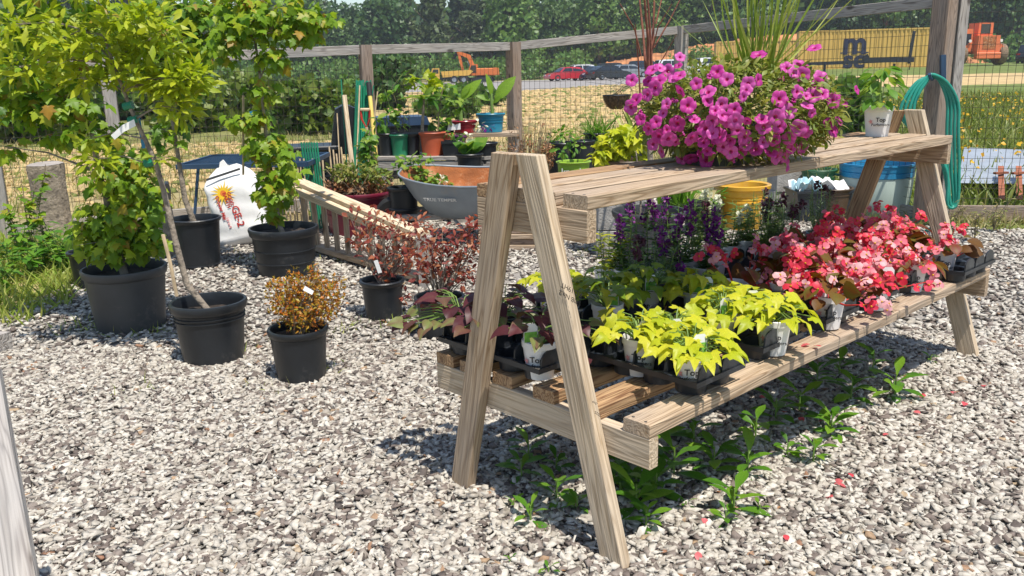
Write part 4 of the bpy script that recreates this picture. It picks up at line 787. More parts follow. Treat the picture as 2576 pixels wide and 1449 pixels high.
# ------------------------------------------------------------------ white growing-mix sack
sk = thing('soil_sack', 'upright white plastic sack of grower mix printed with a yellow sun', 'sack', G(612, 622)+Vector((0, .12, 0)), 0)
Mk = Matrix.Rotation(R(12), 4, 'Y').inverted() @ Matrix.Rotation(R(-9), 4, 'X')
def sack_mesh(w_, h_, d_, n=30, mm=34):
    V = []; F = []
    for j in range(mm):
        v = j/(mm-1); z = h_*v; wz = w_/2*min(1, (v*14+.35))**.35; dz = d_/2*min(1, v*9+.25)**.6
        if v > .72: e_ = (v-.72)/.28; wz *= 1-.62*e_**2.4; dz *= max(.06, 1-e_**1.6)
        for i in range(n):
            a = 2*PI*i/n; c, s = math.cos(a), math.sin(a); cr = .003*math.sin(9*v*PI+3*a)+.003*math.sin(5*a+11*v)
            V.append(((wz+cr)*math.copysign(abs(c)**.55, c), (dz+cr)*math.copysign(abs(s)**.5, s), z))
    for j in range(mm-1):
        for i in range(n): F.append((j*n+i, j*n+(i+1) % n, (j+1)*n+(i+1) % n, (j+1)*n+i))
    F += [tuple(range(n))[::-1], tuple(range((mm-1)*n, mm*n))]; return MB().add(V, F)
obj('sack_body', sack_mesh(.44, .66, .22), 'film_white', sk, True, 60, M=Mk)
obj('folded_top', MB().prism([(-.07, .65), (.03, .655), (.0, .67), (-.02, .715), (-.05, .70)], .02), 'film_white', sk, M=Mk); obj('seam', MB().bar((-.16, -.106, .575), (.13, -.102, .60), .004, .018, (0, 0, 1)), 'grey_plastic', sk, M=Mk)
def onsack(x, z, roll, y=-.1170): return Mk @ face_on((x, y, z), (0, -1, 0), (0, 0, 1), roll)
star = MB(); V = [(0, 0, 0)]; 
for i in range(32): a = 2*PI*i/32; r_ = .042 if i % 2 else random.uniform(.075, .12); V.append((r_*math.cos(a), r_*math.sin(a), 0))
star.add(V, [(0, 1+i, 1+(i+1) % 32) for i in range(32)]); obj('sun_print', star, 'yellow_ink', sk, M=onsack(-.05, .44, 0)); obj('sun_print', MB().add([(.024*math.cos(i*.4488), .024*math.sin(i*.4488), .001) for i in range(14)], [tuple(range(14))]), 'orange_ink', sk, M=onsack(-.05, .44, 0))
for bd, x, z, s, mt in (('GOOD', -.002, .385, .036, 'red_ink'), ('EARTH', -.036, .38, .042, 'red_ink'), ('Grower Mix', -.098, .33, .040, 'red_ink'), ('GE-2', .02, .235, .085, 'red_ink'), ('3.8 cu ft', -.065, .20, .028, 'pink_ink')): text('lettering', bd, s, mt, sk, onsack(x, z, -PI/2+.1, -.1190), .0008, .001)
sk2 = thing('soil_sack', 'small crumpled white and green sack lying between the railing and the slender maple pot', 'sack', G(668, 590), .3); obj('sack_body', sack_mesh(.22, .24, .12), 'film_white', sk2, True, 60); obj('label', MB().box((.05, -.06, .1), (.07, .01, .12)), 'dark_green_plastic', sk2); obj('side_panel', MB().box((.11, -.02, .10), (.03, .08, .17)), 'terracotta', sk2)

# ------------------------------------------------------------------ blue mesh table
bt = thing('patio_table', 'dark blue expanded metal table behind the white sack', 'table', (-2.3, 7.9, 0)); zt = .60; hx, hy = .56, .46; m = MB()
for i in range(1, 30): x = -hx+2*hx*i/30; m.bar((x, -hy, zt), (x, hy, zt), .006, .006)
for i in range(1, 24): y = -hy+2*hy*i/24; m.bar((-hx, y, zt+.0045), (hx, y, zt+.0045), .006, .006)
obj('mesh_top', m, 'navy_paint', bt, kind='stuff')
obj('rim', MB().bar((-hx, -hy, zt), (hx, -hy, zt), .025, .04).bar((-hx, hy, zt), (hx, hy, zt), .025, .04).bar((-hx, -hy, zt), (-hx, hy, zt), .025, .04).bar((hx, -hy, zt), (hx, hy, zt), .025, .04), 'navy_paint', bt)
for sx in (-1, 1):
    for sy in (-1, 1): obj('leg', MB().tube([(sx*hx*.75, sy*hy*.75, zt-.02), (sx*hx*.9, sy*hy*.9, 0)], .014, 7), 'navy_paint', bt)

# ------------------------------------------------------------------ leaning railing section
ra = thing('railing_section', 'pale wooden railing section with balusters set down behind the red leaved shrubs', 'railing')
t0, t1 = AT(738, 452, 6.75), AT(1068, 592, 5.45); g0, g1 = AT(760, 622, 6.75), AT(1062, 702, 5.45); g0.z = .05; g1.z = .05
beam('top_rail', t0, t1, .09, .038, 'new_lumber', ra, (.5, -.7, .8)); beam('side_rail', t0+Vector((-.03, -.06, -.05)), t1+Vector((-.03, -.06, -.05)), .035, .06, 'new_lumber', ra, (0, -.3, 1)); beam('bottom_rail', g0, g1, .09, .04, 'tan_lumber', ra)
for k in range(10): f = .07+k*.092; beam('baluster', g0.lerp(g1, f), t0.lerp(t1, f)+Vector((0, 0, -.02)), .036, .036, 'tan_lumber', ra, (1, 0, 0))
pe_ = AT(1075, 690, 5.42); beam('end_post', Vector((pe_.x, 5.42, .0)), Vector((pe_.x-.01, 5.42, .33)), .10, .10, 'grey_lumber', ra, (1, 0, 0))

# ------------------------------------------------------------------ shrubs in pots on the gravel
def shrub(name, label, base, r, h, cl, shape, size, mat, twig, n_tw=40, potkw={}, cat='potted shrub', extra=None, up=.2):
    base = Vector((base[0], base[1], 0)); t = thing(name, label, cat, base); pot(t, r, h, **potkw); Y = base.y; m = MB(); P, D = clumpP(base, cl, Y); n = len(P); fz = h*.85
    for k in range(n_tw):
        q = Vector(P[random.randrange(n)]); s = Vector((random.uniform(-.02, .02), random.uniform(-.02, .02), fz)); mid = s.lerp(q, .5)+Vector((random.uniform(-.03, .03), random.uniform(-.03, .03), .03)); m.tube([s, mid, q], [.005, .0035, .0015], 4)
    obj('stems', m, twig, t, True, 80, kind='stuff'); A = D*.6+jit(n, .6)+UP*up; foliage('foliage', SH[shape], P, A, UP+D*.6+jit(n, .5), size*rng.uniform(.6, 1.3, n), mat, t); return t
sp = shrub('spirea_shrub', 'round shrub with tiny orange and yellow leaves in the ribbed pot nearest the camera', (-.97, 3.72), .125, .245, [(765, 765, 95, 62, 900), (720, 745, 55, 50, 450), (820, 750, 50, 60, 450), (770, 715, 60, 35, 350), (765, 800, 75, 35, 400), (690, 715, 22, 22, 60), (850, 715, 22, 25, 60), (790, 680, 15, 25, 40), (735, 690, 18, 25, 40)], 'small', .019, 'spirea_leaf', 'stem_dry', 90, dict(ribs=26, rim=.012, lip=.035))
q = AT(775, 733, 3.58)-sp.location; obj('plant_tag', MB().add([q+Vector(v) for v in ((-.022, 0, .006), (.016, 0, -.016), (.024, .004, 0), (-.012, .004, .024))], [(0, 1, 2, 3)]), 'white_print', sp)
lo1 = shrub('loropetalum_shrub', 'wispy dark red leaved shrub in the black pot left of the bench', (-.73, 4.70), .117, .225, [(960, 560, 60, 45, 85), (930, 600, 50, 40, 60), (1010, 640, 60, 40, 110), (1060, 610, 60, 40, 100), (985, 690, 45, 25, 60), (900, 555, 30, 40, 34), (1000, 575, 50, 40, 60), (1010, 745, 22, 25, 34), (950, 655, 50, 35, 60), (885, 610, 22, 16, 16), (1050, 560, 30, 30, 30)], 'ov', .036, 'loro_leaf', 'bark_grey', 46)
q = AT(945, 655, 4.55)-lo1.location; obj('plant_tag', MB().bar(q, q+Vector((.02, 0, -.07)), .022, .002, (0, 1, 0)), 'white_print', lo1)
shrub('loropetalum_shrub', 'wispy purple red shrub in the black pot touching the bench legs', (-.38, 4.34), .122, .215, [(1120, 660, 60, 45, 130), (1170, 620, 45, 50, 95), (1075, 690, 40, 30, 60), (1185, 575, 30, 40, 50), (1160, 690, 45, 30, 80), (1110, 600, 40, 40, 60), (1230, 560, 25, 40, 40), (1050, 650, 40, 40, 50)], 'ov', .036, 'loro_leaf', 'bark_grey', 40)

# maroon tub of clippings
tb = thing('plant_tub', 'large maroon tub heaped with dry brown and green clippings', 'tub', (-1.32, 7.42, 0)); pot(tb, .31, .37, 'maroon_plastic', rb=.25, rim=.02, lip=.05, soil='bark_mulch', fill=.92, bands=(.5, .62))
P, D = clumpP(tb.location, [(905, 468, 88, 26, 420), (860, 470, 45, 22, 130), (960, 475, 50, 20, 130)], 7.4); n = len(P); foliage('dry_foliage', SH['ov'], P, D*.5+jit(n, .7), UP+D+jit(n, .5), .05*rng.uniform(.5, 1.3, n), 'dry_leaf', tb)
P, D = clumpP(tb.location, [(895, 437, 60, 24, 240), (860, 430, 40, 18, 110), (945, 445, 40, 20, 110)], 7.35); n = len(P); foliage('foliage', SH['weed'], P, D*.6+jit(n, .6)+UP*.2, UP+jit(n, .5), .055*rng.uniform(.6, 1.3, n), 'petunia_leaf', tb)
m = MB()
for k in range(60): a = random.uniform(0, 6.28); q = Vector((.3*math.cos(a)*random.random(), .3*math.sin(a)*random.random(), .36)); m.tube([q, q+Vector((random.uniform(-.2, .2), random.uniform(-.2, .2), random.uniform(.05, .2)))], .003, 4)
obj('twigs', m, 'stem_dry', tb, kind='stuff')
vn = thing('climbing_vine', 'tall green and white vine growing up behind the maroon tub', 'plant', (-1.42, 7.9, 0)); pts = [AT(930, y, 7.9)-vn.location for y in (560, 480, 420, 370, 330)]; obj('stem', MB().tube(pts, .006, 5), 'stem_dry', vn)
P, D = clumpP(vn.location, [(928, 350, 14, 25, 30), (925, 395, 18, 25, 40), (940, 435, 20, 22, 36), (915, 365, 14, 12, 14), (945, 470, 20, 20, 24)], 7.9); leaf_objs('leaf', 'maple', P, drooped(D, .3), facing(D), .062, 'broad_leaf', vn)
# empty stacked pots, black ribbed pot beside barrow
st = thing('pot_stack', 'stack of empty black pots standing behind the maroon tub', 'pot stack', (-1.78, 8.2, 0))
for k in range(5): obj('nested_pot', MB().lathe([(.10+.0008*k, .02+.05*k), (.125, .30+.032*k-.02), (.142, .30+.032*k-.018), (.142, .30+.032*k), (.13, .30+.032*k), (.115, .18+.03*k)], 26), 'black_plastic', st, True, 40)
t = thing('nursery_pot', 'ribbed black pot standing between the maroon tub and the wheelbarrow', 'pot', (-.88, 7.05, 0)); pot(t, .115, .27, ribs=22, soil=None); pot(t, .118, .44, rb=.1, ribs=22)
# ------------------------------------------------------------------ wheelbarrow
wb = thing('wheelbarrow', 'grey steel wheelbarrow with a rusty tray and wooden handles', 'wheelbarrow', (-.33, 6.98, .02), R(-8)); wb.rotation_euler.x = R(7)
def tray(off, rimz, inner=False):
    V = []; F = []; n = 36; lv = [(0, .0), (.35, .02), (.62, .06), (.86, .16), (1., .27)]
    lv = [(.02, .21), (.55, .21), (.66, .23), (.82, .33), (1.0, .51)]
    for s, z in lv:
        for i in range(n):
            a = 2*PI*i/n; c, sn = math.cos(a), math.sin(a); x = .46*math.copysign(abs(c)**.55, c); y = .335*math.copysign(abs(sn)**.6, sn)
            nose = max(0, -c); xx = x*s*(1+.12*nose*s)-(.03*nose*s); V.append((xx*(1-off), y*s*(1-.13*nose)*(1-off), z+(.055*nose*s if s > .6 else 0)+(.006 if inner and s < .7 else 0)))
    m = len(lv)
    for j in range(m-1):
        for i in range(n): q = (j*n+i, j*n+(i+1) % n, (j+1)*n+(i+1) % n, (j+1)*n+i); F.append(q if not inner else q[::-1])
    F.append(tuple(range(n)) if inner else tuple(range(n))[::-1]); return V, F
V, F = tray(0, .47); obj('tray_outside', MB().add(V, F), 'grey_steel', wb, True, 60); V2, F2 = tray(.014, .47, True); obj('tray_inside', MB().add(V2, F2), 'rust', wb, True, 60)
n = 36; rim = [Vector(V[4*n+i]) for i in range(n)]; rim += rim[:2]; obj('rim', MB().tube(rim, .009, 6, False), 'grey_steel', wb, True, 60)
for s in (-1, 1):
    obj('handle', MB().bar((-.62, s*.09, .19), (.98, s*.30, .30), .035, .045, ch=.004), 'grey_lumber', wb)
    obj('leg', MB().tube([(.28, s*.22, .22), (.24, s*.24, .01), (.10, s*.24, .005), (-.1, s*.15, .2)], .013, 6), 'grey_steel', wb)
M = Matrix.Translation((-.62, 0, .175)) @ Matrix.Rotation(PI/2, 4, 'X'); wv_ = obj('wheel', MB().lathe([(.09, -.04), (.15, -.045), (.175, -.02), (.175, .02), (.15, .045), (.09, .04)], 20), 'black_rubber', wb, True, 50, M=M); obj('rim', MB().lathe([(.001, -.03), (.09, -.035)], 14).lathe([(.09, .035), (.001, .03)], 14), 'red_paint', wv_)
obj('wheel_bracket', MB().bar((-.62, -.09, .175), (-.62, .09, .175), .02, .02).bar((-.62, .08, .19), (-.35, .12, .22), .03, .015), 'grey_steel', wb)
text('lettering', 'TRUE TEMPER', .042, 'white_print', wb, face_on((-.17, -.305, .40), (0, -1, -.5), (0, 0, 1), -.03), .0006, .0008); obj('label', MB().box((.20, -.312, .40), (.09, .004, .11), Matrix.Rotation(R(-28), 3, 'X')), 'white_print', wb)
cp = thing('plant_clippings', 'leafy green cuttings draped over the nose of the wheelbarrow', 'clippings', (-.95, 7.1, .5)); P, D = clumpP(cp.location, [(1045, 435, 45, 20, 40), (1085, 450, 40, 16, 40), (1020, 410, 35, 20, 24), (1060, 400, 35, 20, 16), (1115, 460, 30, 10, 16)], 7.1); leaf_objs('leaf', 'maple', P, drooped(D, .2), facing(D), .05, 'broad_leaf', cp); m = MB()
for x0, y0, x1, y1 in ((1010, 440, 1050, 380), (1030, 445, 1110, 445), (1000, 430, 1090, 470)): a_ = AT(x0, y0, 7.1)-cp.location; b_ = AT(x1, y1, 7.1)-cp.location; m.tube([a_, a_.lerp(b_, .5)+Vector((0, 0, .03)), b_], .004, 5)
obj('stems', m, 'stem_green', cp, kind='stuff'); P, D = clumpP(cp.location, [(1112, 452, 12, 10, 14)], 7.0); leaf_objs('blossom', 'petal', P, D+UP*.3, UP+D, .03, 'white_petal', cp)

# ------------------------------------------------------------------ stakes and tools leaning on the fence
def lean(name, label, cat, a, b, r, mat, n=6): return tag(obj(name, MB().tube([a, b], r, n), mat, None, True, 60), label, cat)
bs = thing('stake_bundle', 'bundle of thin green garden stakes leaning against the wooden fence post', 'stakes', (0, 0, 0))
for k in range(36): a_ = AT(884+random.uniform(-10, 22), 380, 8.55+random.uniform(-.1, .1)); a_.z = .02; b_ = AT(912+random.uniform(-16, 22), 205+random.uniform(-5, 18), 8.85+random.uniform(-.04, .04)); obj('stake', MB().tube([a_, b_], .0085, 5), 'green_paint', bs)
def gz(x, y, Y): q = AT(x, y, Y); q.z = .02; return q
for k, (x0, x1, y1, mt, r, lab) in enumerate([(872, 858, 200, 'green_paint', .007, 'single green stake left of the stake bundle'), (852, 848, 285, 'bamboo', .006, 'thin bamboo cane left of the pale pole'), (905, 950, 230, 'bamboo', .008, 'bamboo cane leaning right across the fence post'), (885, 940, 215, 'green_paint', .007, 'green stake leaning to the right of the fence post'), (884, 905, 215, 'bamboo', .008, 'pale cane standing among the green stakes')]): lean('garden_stake', lab, 'stake', gz(x0, 400, 8.5), AT(x1, y1, 8.8), r, mt)
tag(beam('wooden_pole', gz(890, 400, 8.4), AT(866, 240, 8.7), .042, .042, 'new_lumber'), 'thick pale wooden pole leaning beside the green stakes', 'pole')
sv = thing('shovel', 'long yellow handled shovel with a black grip against the fence post', 'shovel'); a_, b_ = AT(940, 335, 8.6), AT(928, 215, 8.75); obj('shaft', MB().tube([a_-(b_-a_)*.9, a_, b_], .021, 8), 'yellow_paint', sv, True, 60); obj('grip', MB().tube([b_+(a_-b_)*.22, b_-(a_-b_)*.06], .026, 8), 'black_rubber', sv, True, 60); c_ = a_-(b_-a_)*.9; obj('blade', MB().add([c_+Vector((-.1, 0, 0)), c_+Vector((.1, 0, 0)), c_+Vector((.1, .02, -.18)), c_+Vector((0, .03, -.27)), c_+Vector((-.1, .02, -.18))], [(0, 1, 2, 3, 4)]), 'dark_steel', sv)
fk = thing('garden_fork', 'red D handled garden fork against the fence post', 'garden fork'); obj('handle', MB().tube([AT(907, 276, 8.5), AT(930, 276, 8.5)], .016, 7), 'bamboo', fk); obj('yoke', MB().tube([AT(907, 277, 8.5), AT(910, 300, 8.5), AT(922, 322, 8.5), AT(930, 300, 8.5), AT(930, 277, 8.5)], .011, 6), 'red_paint', fk, True, 60); obj('shaft', MB().tube([AT(922, 320, 8.5), gz(932, 400, 8.45)], .016, 7), 'bamboo', fk)
gb_ = thing('steel_post_bundle', 'bundle of ribbed dark green steel posts propped beside the blue table', 'steel posts')
for k in range(7): obj('steel_post', MB().bar(gz(780+k*5.5, 450, 7.55), AT(758+k*6.5, 358, 7.75), .016, .008, (0, -1, 0)).bar(gz(780+k*5.5, 450, 7.545), AT(758+k*6.5, 358, 7.742), .005, .018, (0, -1, 0)), 'green_paint', gb_)
bc = thing('cane_bundle', 'pale bamboo canes standing in a row behind the wooden railing', 'canes')
for k in range(12): x = 712+k*9+random.uniform(-3, 3); obj('cane', MB().tube([gz(x+4, 470, 7.6), AT(x, 405+random.uniform(-8, 22), 7.7)], .008, 6), 'bamboo', bc)
bc2 = thing('cane_bundle', 'short bamboo canes behind the stack of black pots', 'canes')
for x in (832, 842, 850, 862): obj('cane', MB().tube([gz(x+6, 440, 8.3), AT(x-4, 375+random.uniform(-10, 30), 8.4)], .008, 6), 'bamboo', bc2)
# dark storage carts
ct = thing('utility_cart', 'black plastic cart with a flat lid behind the leaning stakes', 'cart', (-1.98, 9.0, 0), .2); obj('lid', MB().box((-.1, 0, .62), (.62, .5, .05), None, .012), 'tray_plastic', ct); obj('box', MB().prism([(-.4, .2), (.2, .2), (.25, .6), (-.42, .6)], .44), 'black_plastic', ct); obj('back', MB().prism([(.12, .55), (.42, .55), (.42, 1.0), (.3, 1.05), (.2, 1.0)], .4), 'black_plastic', ct)
bx_ = thing('storage_box', 'black storage box with a blue lid behind the potted papaya', 'storage box', (-1.25, 9.5, -.06), .3); obj('box', MB().prism([(-.3, .3), (.3, .3), (.34, .86), (-.34, .86)], .45), 'black_plastic', bx_); plain('blue_lid', (.03, .06, .12), .35); obj('lid', MB().prism([(-.36, .86), (.36, .86), (.32, .95), (-.28, .95)], .48), 'blue_lid', bx_)
for sx in (-1, 1):
    for sy in (-1, 1): obj('leg', MB().box((sx*.27, sy*.18, .15), (.05, .05, .31)), 'black_plastic', bx_)

# ------------------------------------------------------------------ the low wooden table and its pots
TZt = .565
tt_ = thing('potting_table', 'low weathered wooden table holding a row of nursery pots', 'table'); e0, e1 = AT(950, 381, 8.15), AT(1240, 392, 8.0); e0.z = e1.z = TZt
for k in range(4): o_ = Vector((.03*k, .118*k+.055, 0)); beam('plank', e0+o_, e1+o_, .112, .035, 'grey_lumber', tt_)
for f in (.03, .62, .97):
    for dy in (.04, .42): q = e0.lerp(e1, f)+Vector((0, dy, 0)); beam('leg', Vector((q.x, q.y, 0)), Vector((q.x, q.y, TZt-.018)), .06, .06, 'grey_lumber', tt_, (1, 0, 0))
beam('apron', e0+Vector((0, .02, -.07)), e1+Vector((0, .02, -.07)), .03, .09, 'grey_lumber', tt_)
zt2 = TZt+.018
def tpot(name, label, px, Y, z, r, h, mat, potkw={}, cat='potted plant'): q = AT(px, 350, Y); t = thing(name, label, cat, (q.x, Y, z)); pot(t, r, h, mat, **potkw); return t
def stemleaf(t, pts, cl, shape, size, mat, stem='stem_green', rad=.006, down=.2, nm='leaf'):
    Y = t.location.y; m = MB(); P0 = [AT(x, y, Y)-t.location for x, y in pts]; m.tube(P0, [rad*(1-.5*i/len(P0)) for i in range(len(P0))], 6); obj('stem', m, stem, t, True, 60)
    if cl: P, D = clumpP(t.location, cl, Y); leaf_objs(nm, shape, P, drooped(D, down), facing(D), size*rng.uniform(.7, 1.2, len(P)), mat, t)
t = tpot('potted_fig', 'black pot with a leafy plant at the left end of the wooden table', 973, 8.3, zt2, .078, .21, 'black_plastic'); stemleaf(t, [(975, 330), (972, 300), (975, 270)], [(970, 305, 25, 22, 16), (955, 315, 15, 15, 6), (985, 290, 15, 15, 6)], 'ov', .10, 'broad_leaf')
t = tpot('potted_plant', 'green pot with a tall leafy plant on the wooden table', 1005, 8.26, zt2, .085, .20, 'green_plastic'); stemleaf(t, [(1003, 330), (985, 290), (975, 250), (968, 225)], [(970, 240, 15, 18, 12), (990, 280, 22, 18, 16), (1005, 290, 20, 14, 12), (1012, 310, 14, 18, 5)], 'maple', .065, 'broad_leaf')
t = tpot('potted_tree_seedling', 'black pot between the green pot and the terracotta pot, holding a bare stemmed seedling', 1037, 8.3, zt2, .078, .205, 'black_plastic'); stemleaf(t, [(1020, 330), (1000, 270), (985, 220), (1015, 185)], [(1030, 190, 14, 20, 8), (1010, 220, 16, 20, 8)], 'lance', .12, 'broad_leaf', 'stem_dry', .004)
t = tpot('potted_papaya', 'large terracotta pot with a papaya like trunk and spreading leaves', 1088, 8.24, zt2, .118, .215, 'terracotta'); stemleaf(t, [(1062, 332), (1064, 290), (1066, 250)], [(1067, 245, 20, 8, 5)], 'weed', .18, 'broad_leaf', 'bark_grey', .017, .1)
Pp = np.array([AT(1066, 250, 8.24)-t.location]*12)+jit(12, .008); an = np.linspace(0, 2*PI, 12, endpoint=False)+.2; leaf_objs('leaf', 'weed', Pp, np.stack([np.cos(an), np.sin(an)*.7, .35*np.ones(12)], 1), np.tile(UP, (12, 1)), rng.uniform(.16, .24, 12), 'broad_leaf', t)
P, D = clumpP(t.location, [(1065, 205, 35, 18, 22), (1030, 200, 15, 12, 6), (1095, 215, 18, 10, 6)], 8.3); leaf_objs('leaf', 'maple', P, D+UP*.2+jit(len(P), .3), UP+jit(len(P), .3), .085, 'oak_leaf', t)
t = tpot('potted_vine', 'second terracotta pot holding a tall ragged vine behind the square black pot', 1118, 8.42, zt2, .09, .19, 'terracotta'); stemleaf(t, [(1105, 335), (1102, 290), (1110, 240), (1118, 215)], [(1120, 220, 25, 14, 16), (1140, 250, 22, 12, 12), (1095, 310, 14, 16, 10), (1120, 310, 16, 18, 10), (1150, 270, 14, 10, 6)], 'maple', .075, 'broad_leaf', 'stem_dry', .009)
t = thing('square_pot', 'square black pot with trailing pale flowers on the wooden table', 'potted plant', (AT(1135, 350, 8.12).x, 8.16, zt2)); m = MB()
for (w0, w1, z0, z1) in ((.075, .088, 0, .115), (.094, .094, .115, .14)): V = [(sx*w0, sy*w0*.9, z0) for sx, sy in ((-1, -1), (1, -1), (1, 1), (-1, 1))]+[(sx*w1, sy*w1*.9, z1) for sx, sy in ((-1, -1), (1, -1), (1, 1), (-1, 1))]; m.add(V, [(0, 1, 5, 4), (1, 2, 6, 5), (2, 3, 7, 6), (3, 0, 4, 7), (0, 3, 2, 1)])
obj('pot_body', m, 'black_plastic', t); obj('soil', MB().box((0, 0, .12), (.17, .15, .01)), 'soil', t); stemleaf(t, [(1135, 345), (1125, 335)], [(1140, 335, 20, 8, 10), (1165, 340, 14, 10, 8)], 'weed', .06, 'broad_leaf'); P, D = clumpP(t.location, [(1178, 345, 14, 8, 10), (1166, 355, 6, 6, 4)], 8.05); leaf_objs('blossom', 'petal', P, D, UP+D, .04, 'white_petal', t)
t = thing('square_pot', 'little grey square pot at the right end of the wooden table', 'pot', (AT(1168, 370, 8.05).x, 8.09, zt2)); obj('pot_body', MB().prism([(-.028, 0), (.028, 0), (.036, .075), (-.036, .075)], .06), 'grey_plastic', t); obj('soil', MB().box((0, 0, .072), (.06, .05, .012)), 'soil', t)
t = tpot('terracotta_pot', 'tiny terracotta pot beside the little grey pot', 1189, 8.07, zt2, .036, .075, 'terracotta', dict(lip=.015), 'pot')
# back shelf with banana pots
bsf = thing('back_shelf', 'rough wooden shelf behind the potting table carrying the banana pots', 'shelf'); s0, s1 = AT(1130, 322, 8.9), AT(1305, 330, 8.8); s0.z = s1.z = .72
for k in range(3): beam('plank', s0+Vector((0, .13*k, 0)), s1+Vector((0, .13*k, 0)), .125, .04, 'tan_lumber', bsf)
for f in (.05, .95):
    for dy in (.02, .28): q = s0.lerp(s1, f)+Vector((0, dy, 0)); beam('leg', Vector((q.x, q.y, 0)), Vector((q.x, q.y, .7)), .06, .06, 'grey_lumber', bsf, (1, 0, 0))
def banana(label, px, mat, r, h, stem, leaves, Y=8.9):
    t = tpot('potted_banana', label, px, Y, .745, r, h, mat, dict(bands=(.55, .7), lip=.03)); P0 = [AT(x, y, Y)-t.location for x, y in stem]; obj('stem', MB().tube(P0, [.022, .017, .012][:len(P0)] if len(P0) < 4 else [.022]*len(P0), 8), 'stem_dry' if len(stem) == 2 else 'stem_green', t, True, 60)
    for (x0, y0, x1, y1, tw) in leaves: a_ = AT(x0, y0, Y)-t.location; b_ = AT(x1, y1, Y-.05)-t.location; leaf_objs('leaf', 'banana', [a_], [b_-a_], [Vector((tw, -.8, .5))], [(b_-a_).length*1.05], 'banana_leaf', t)
banana('banana plant with one broad leaf in the shiny red pot', 1170, 'red_plastic', .12, .12, [(1160, 305), (1158, 270), (1155, 235)], [(1155, 262, 1198, 198, -.3), (1155, 245, 1133, 208, .5), (1155, 260, 1128, 246, .3), (1158, 250, 1178, 212, 0)])
banana('banana plant with spreading narrow leaves in the bright blue pot', 1236, 'teal_plastic', .135, .185, [(1240, 300), (1237, 270), (1236, 235)], [(1238, 262, 1289, 195, .2), (1237, 255, 1203, 237, .3), (1236, 250, 1234, 190, .8), (1240, 262, 1257, 242, .2)])
t = tpot('nursery_pot', 'black pot behind the ragged vine on the back shelf', 1125, 8.95, .745, .085, .10, 'black_plastic', {}, 'pot'); t = tpot('nursery_pot', 'purple pot wedged below the red banana pot', 1150, 8.6, zt2, .09, .15, 'purple_plastic', {}, 'pot')
wl = tpot('label_pot', 'black pot with a white tag standing below the red banana pot', 1140, 8.5, zt2, .07, .13, 'black_plastic', {}, 'pot'); q = AT(1140, 318, 8.4)-wl.location; obj('plant_tag', MB().add([q+Vector(v) for v in ((-.06, 0, -.04), (.07, 0, -.03), (.07, 0, .03), (.02, 0, .015), (-.04, 0, .05))], [(0, 1, 2, 3, 4)]), 'white_print', wl)
# black pot with paddle leaves on a crate in front of the table
cr = thing('wooden_crate', 'dark wooden crate under the black pot with paddle leaves', 'crate', (AT(1185, 430, 7.85).x, 7.88, 0))
for k in range(4): beam('slat', Vector((-.19, -.16, .05+.105*k)), Vector((.19, -.16, .05+.105*k)), .02, .085, 'grey_lumber', cr); beam('slat', Vector((-.19, .16, .05+.105*k)), Vector((.19, .16, .05+.105*k)), .02, .085, 'grey_lumber', cr)
for sx in (-1, 1): beam('end_panel', Vector((sx*.185, -.148, .2)), Vector((sx*.185, .148, .2)), .02, .39, 'grey_lumber', cr)
obj('top', MB().box((0, 0, .405), (.39, .33, .02)), 'grey_lumber', cr)
t = thing('potted_plant', 'black pot with upright paddle shaped leaves in front of the wooden table', 'potted plant', (AT(1182, 430, 7.85).x, 7.86, .416)); pot(t, .115, .21); a_ = np.array([Vector((0, 0, .2))]*8)+jit(8, .03)*np.array((1, 1, .1)); an = np.array([-.5, .3, 1.2, 2.2, 3.3, 4.2, 5.1, 5.9]); leaf_objs('leaf', 'begonia', a_, np.stack([np.cos(an)*.5, np.sin(an)*.3-.15, .8*np.ones(8)], 1), np.stack([-np.cos(an), -np.sin(an)-.6, .3*np.ones(8)], 1), rng.uniform(.13, .2, 8), 'broad_leaf', t)
pv = tpot('potted_viola', 'black pot of white and violet flowers right of the paddle leaved plant', 1222, 8.1, zt2-.1, .1, .22, 'black_plastic'); P, D = clumpP(pv.location, [(1205, 315, 20, 12, 16)], 8.1); leaf_objs('blossom', 'petal', P, D, UP+D, .035, 'white_petal', pv); P, D = clumpP(pv.location, [(1225, 320, 14, 8, 14)], 8.05); leaf_objs('blossom', 'petal', P, D, UP+D, .035, 'violet_petal', pv)

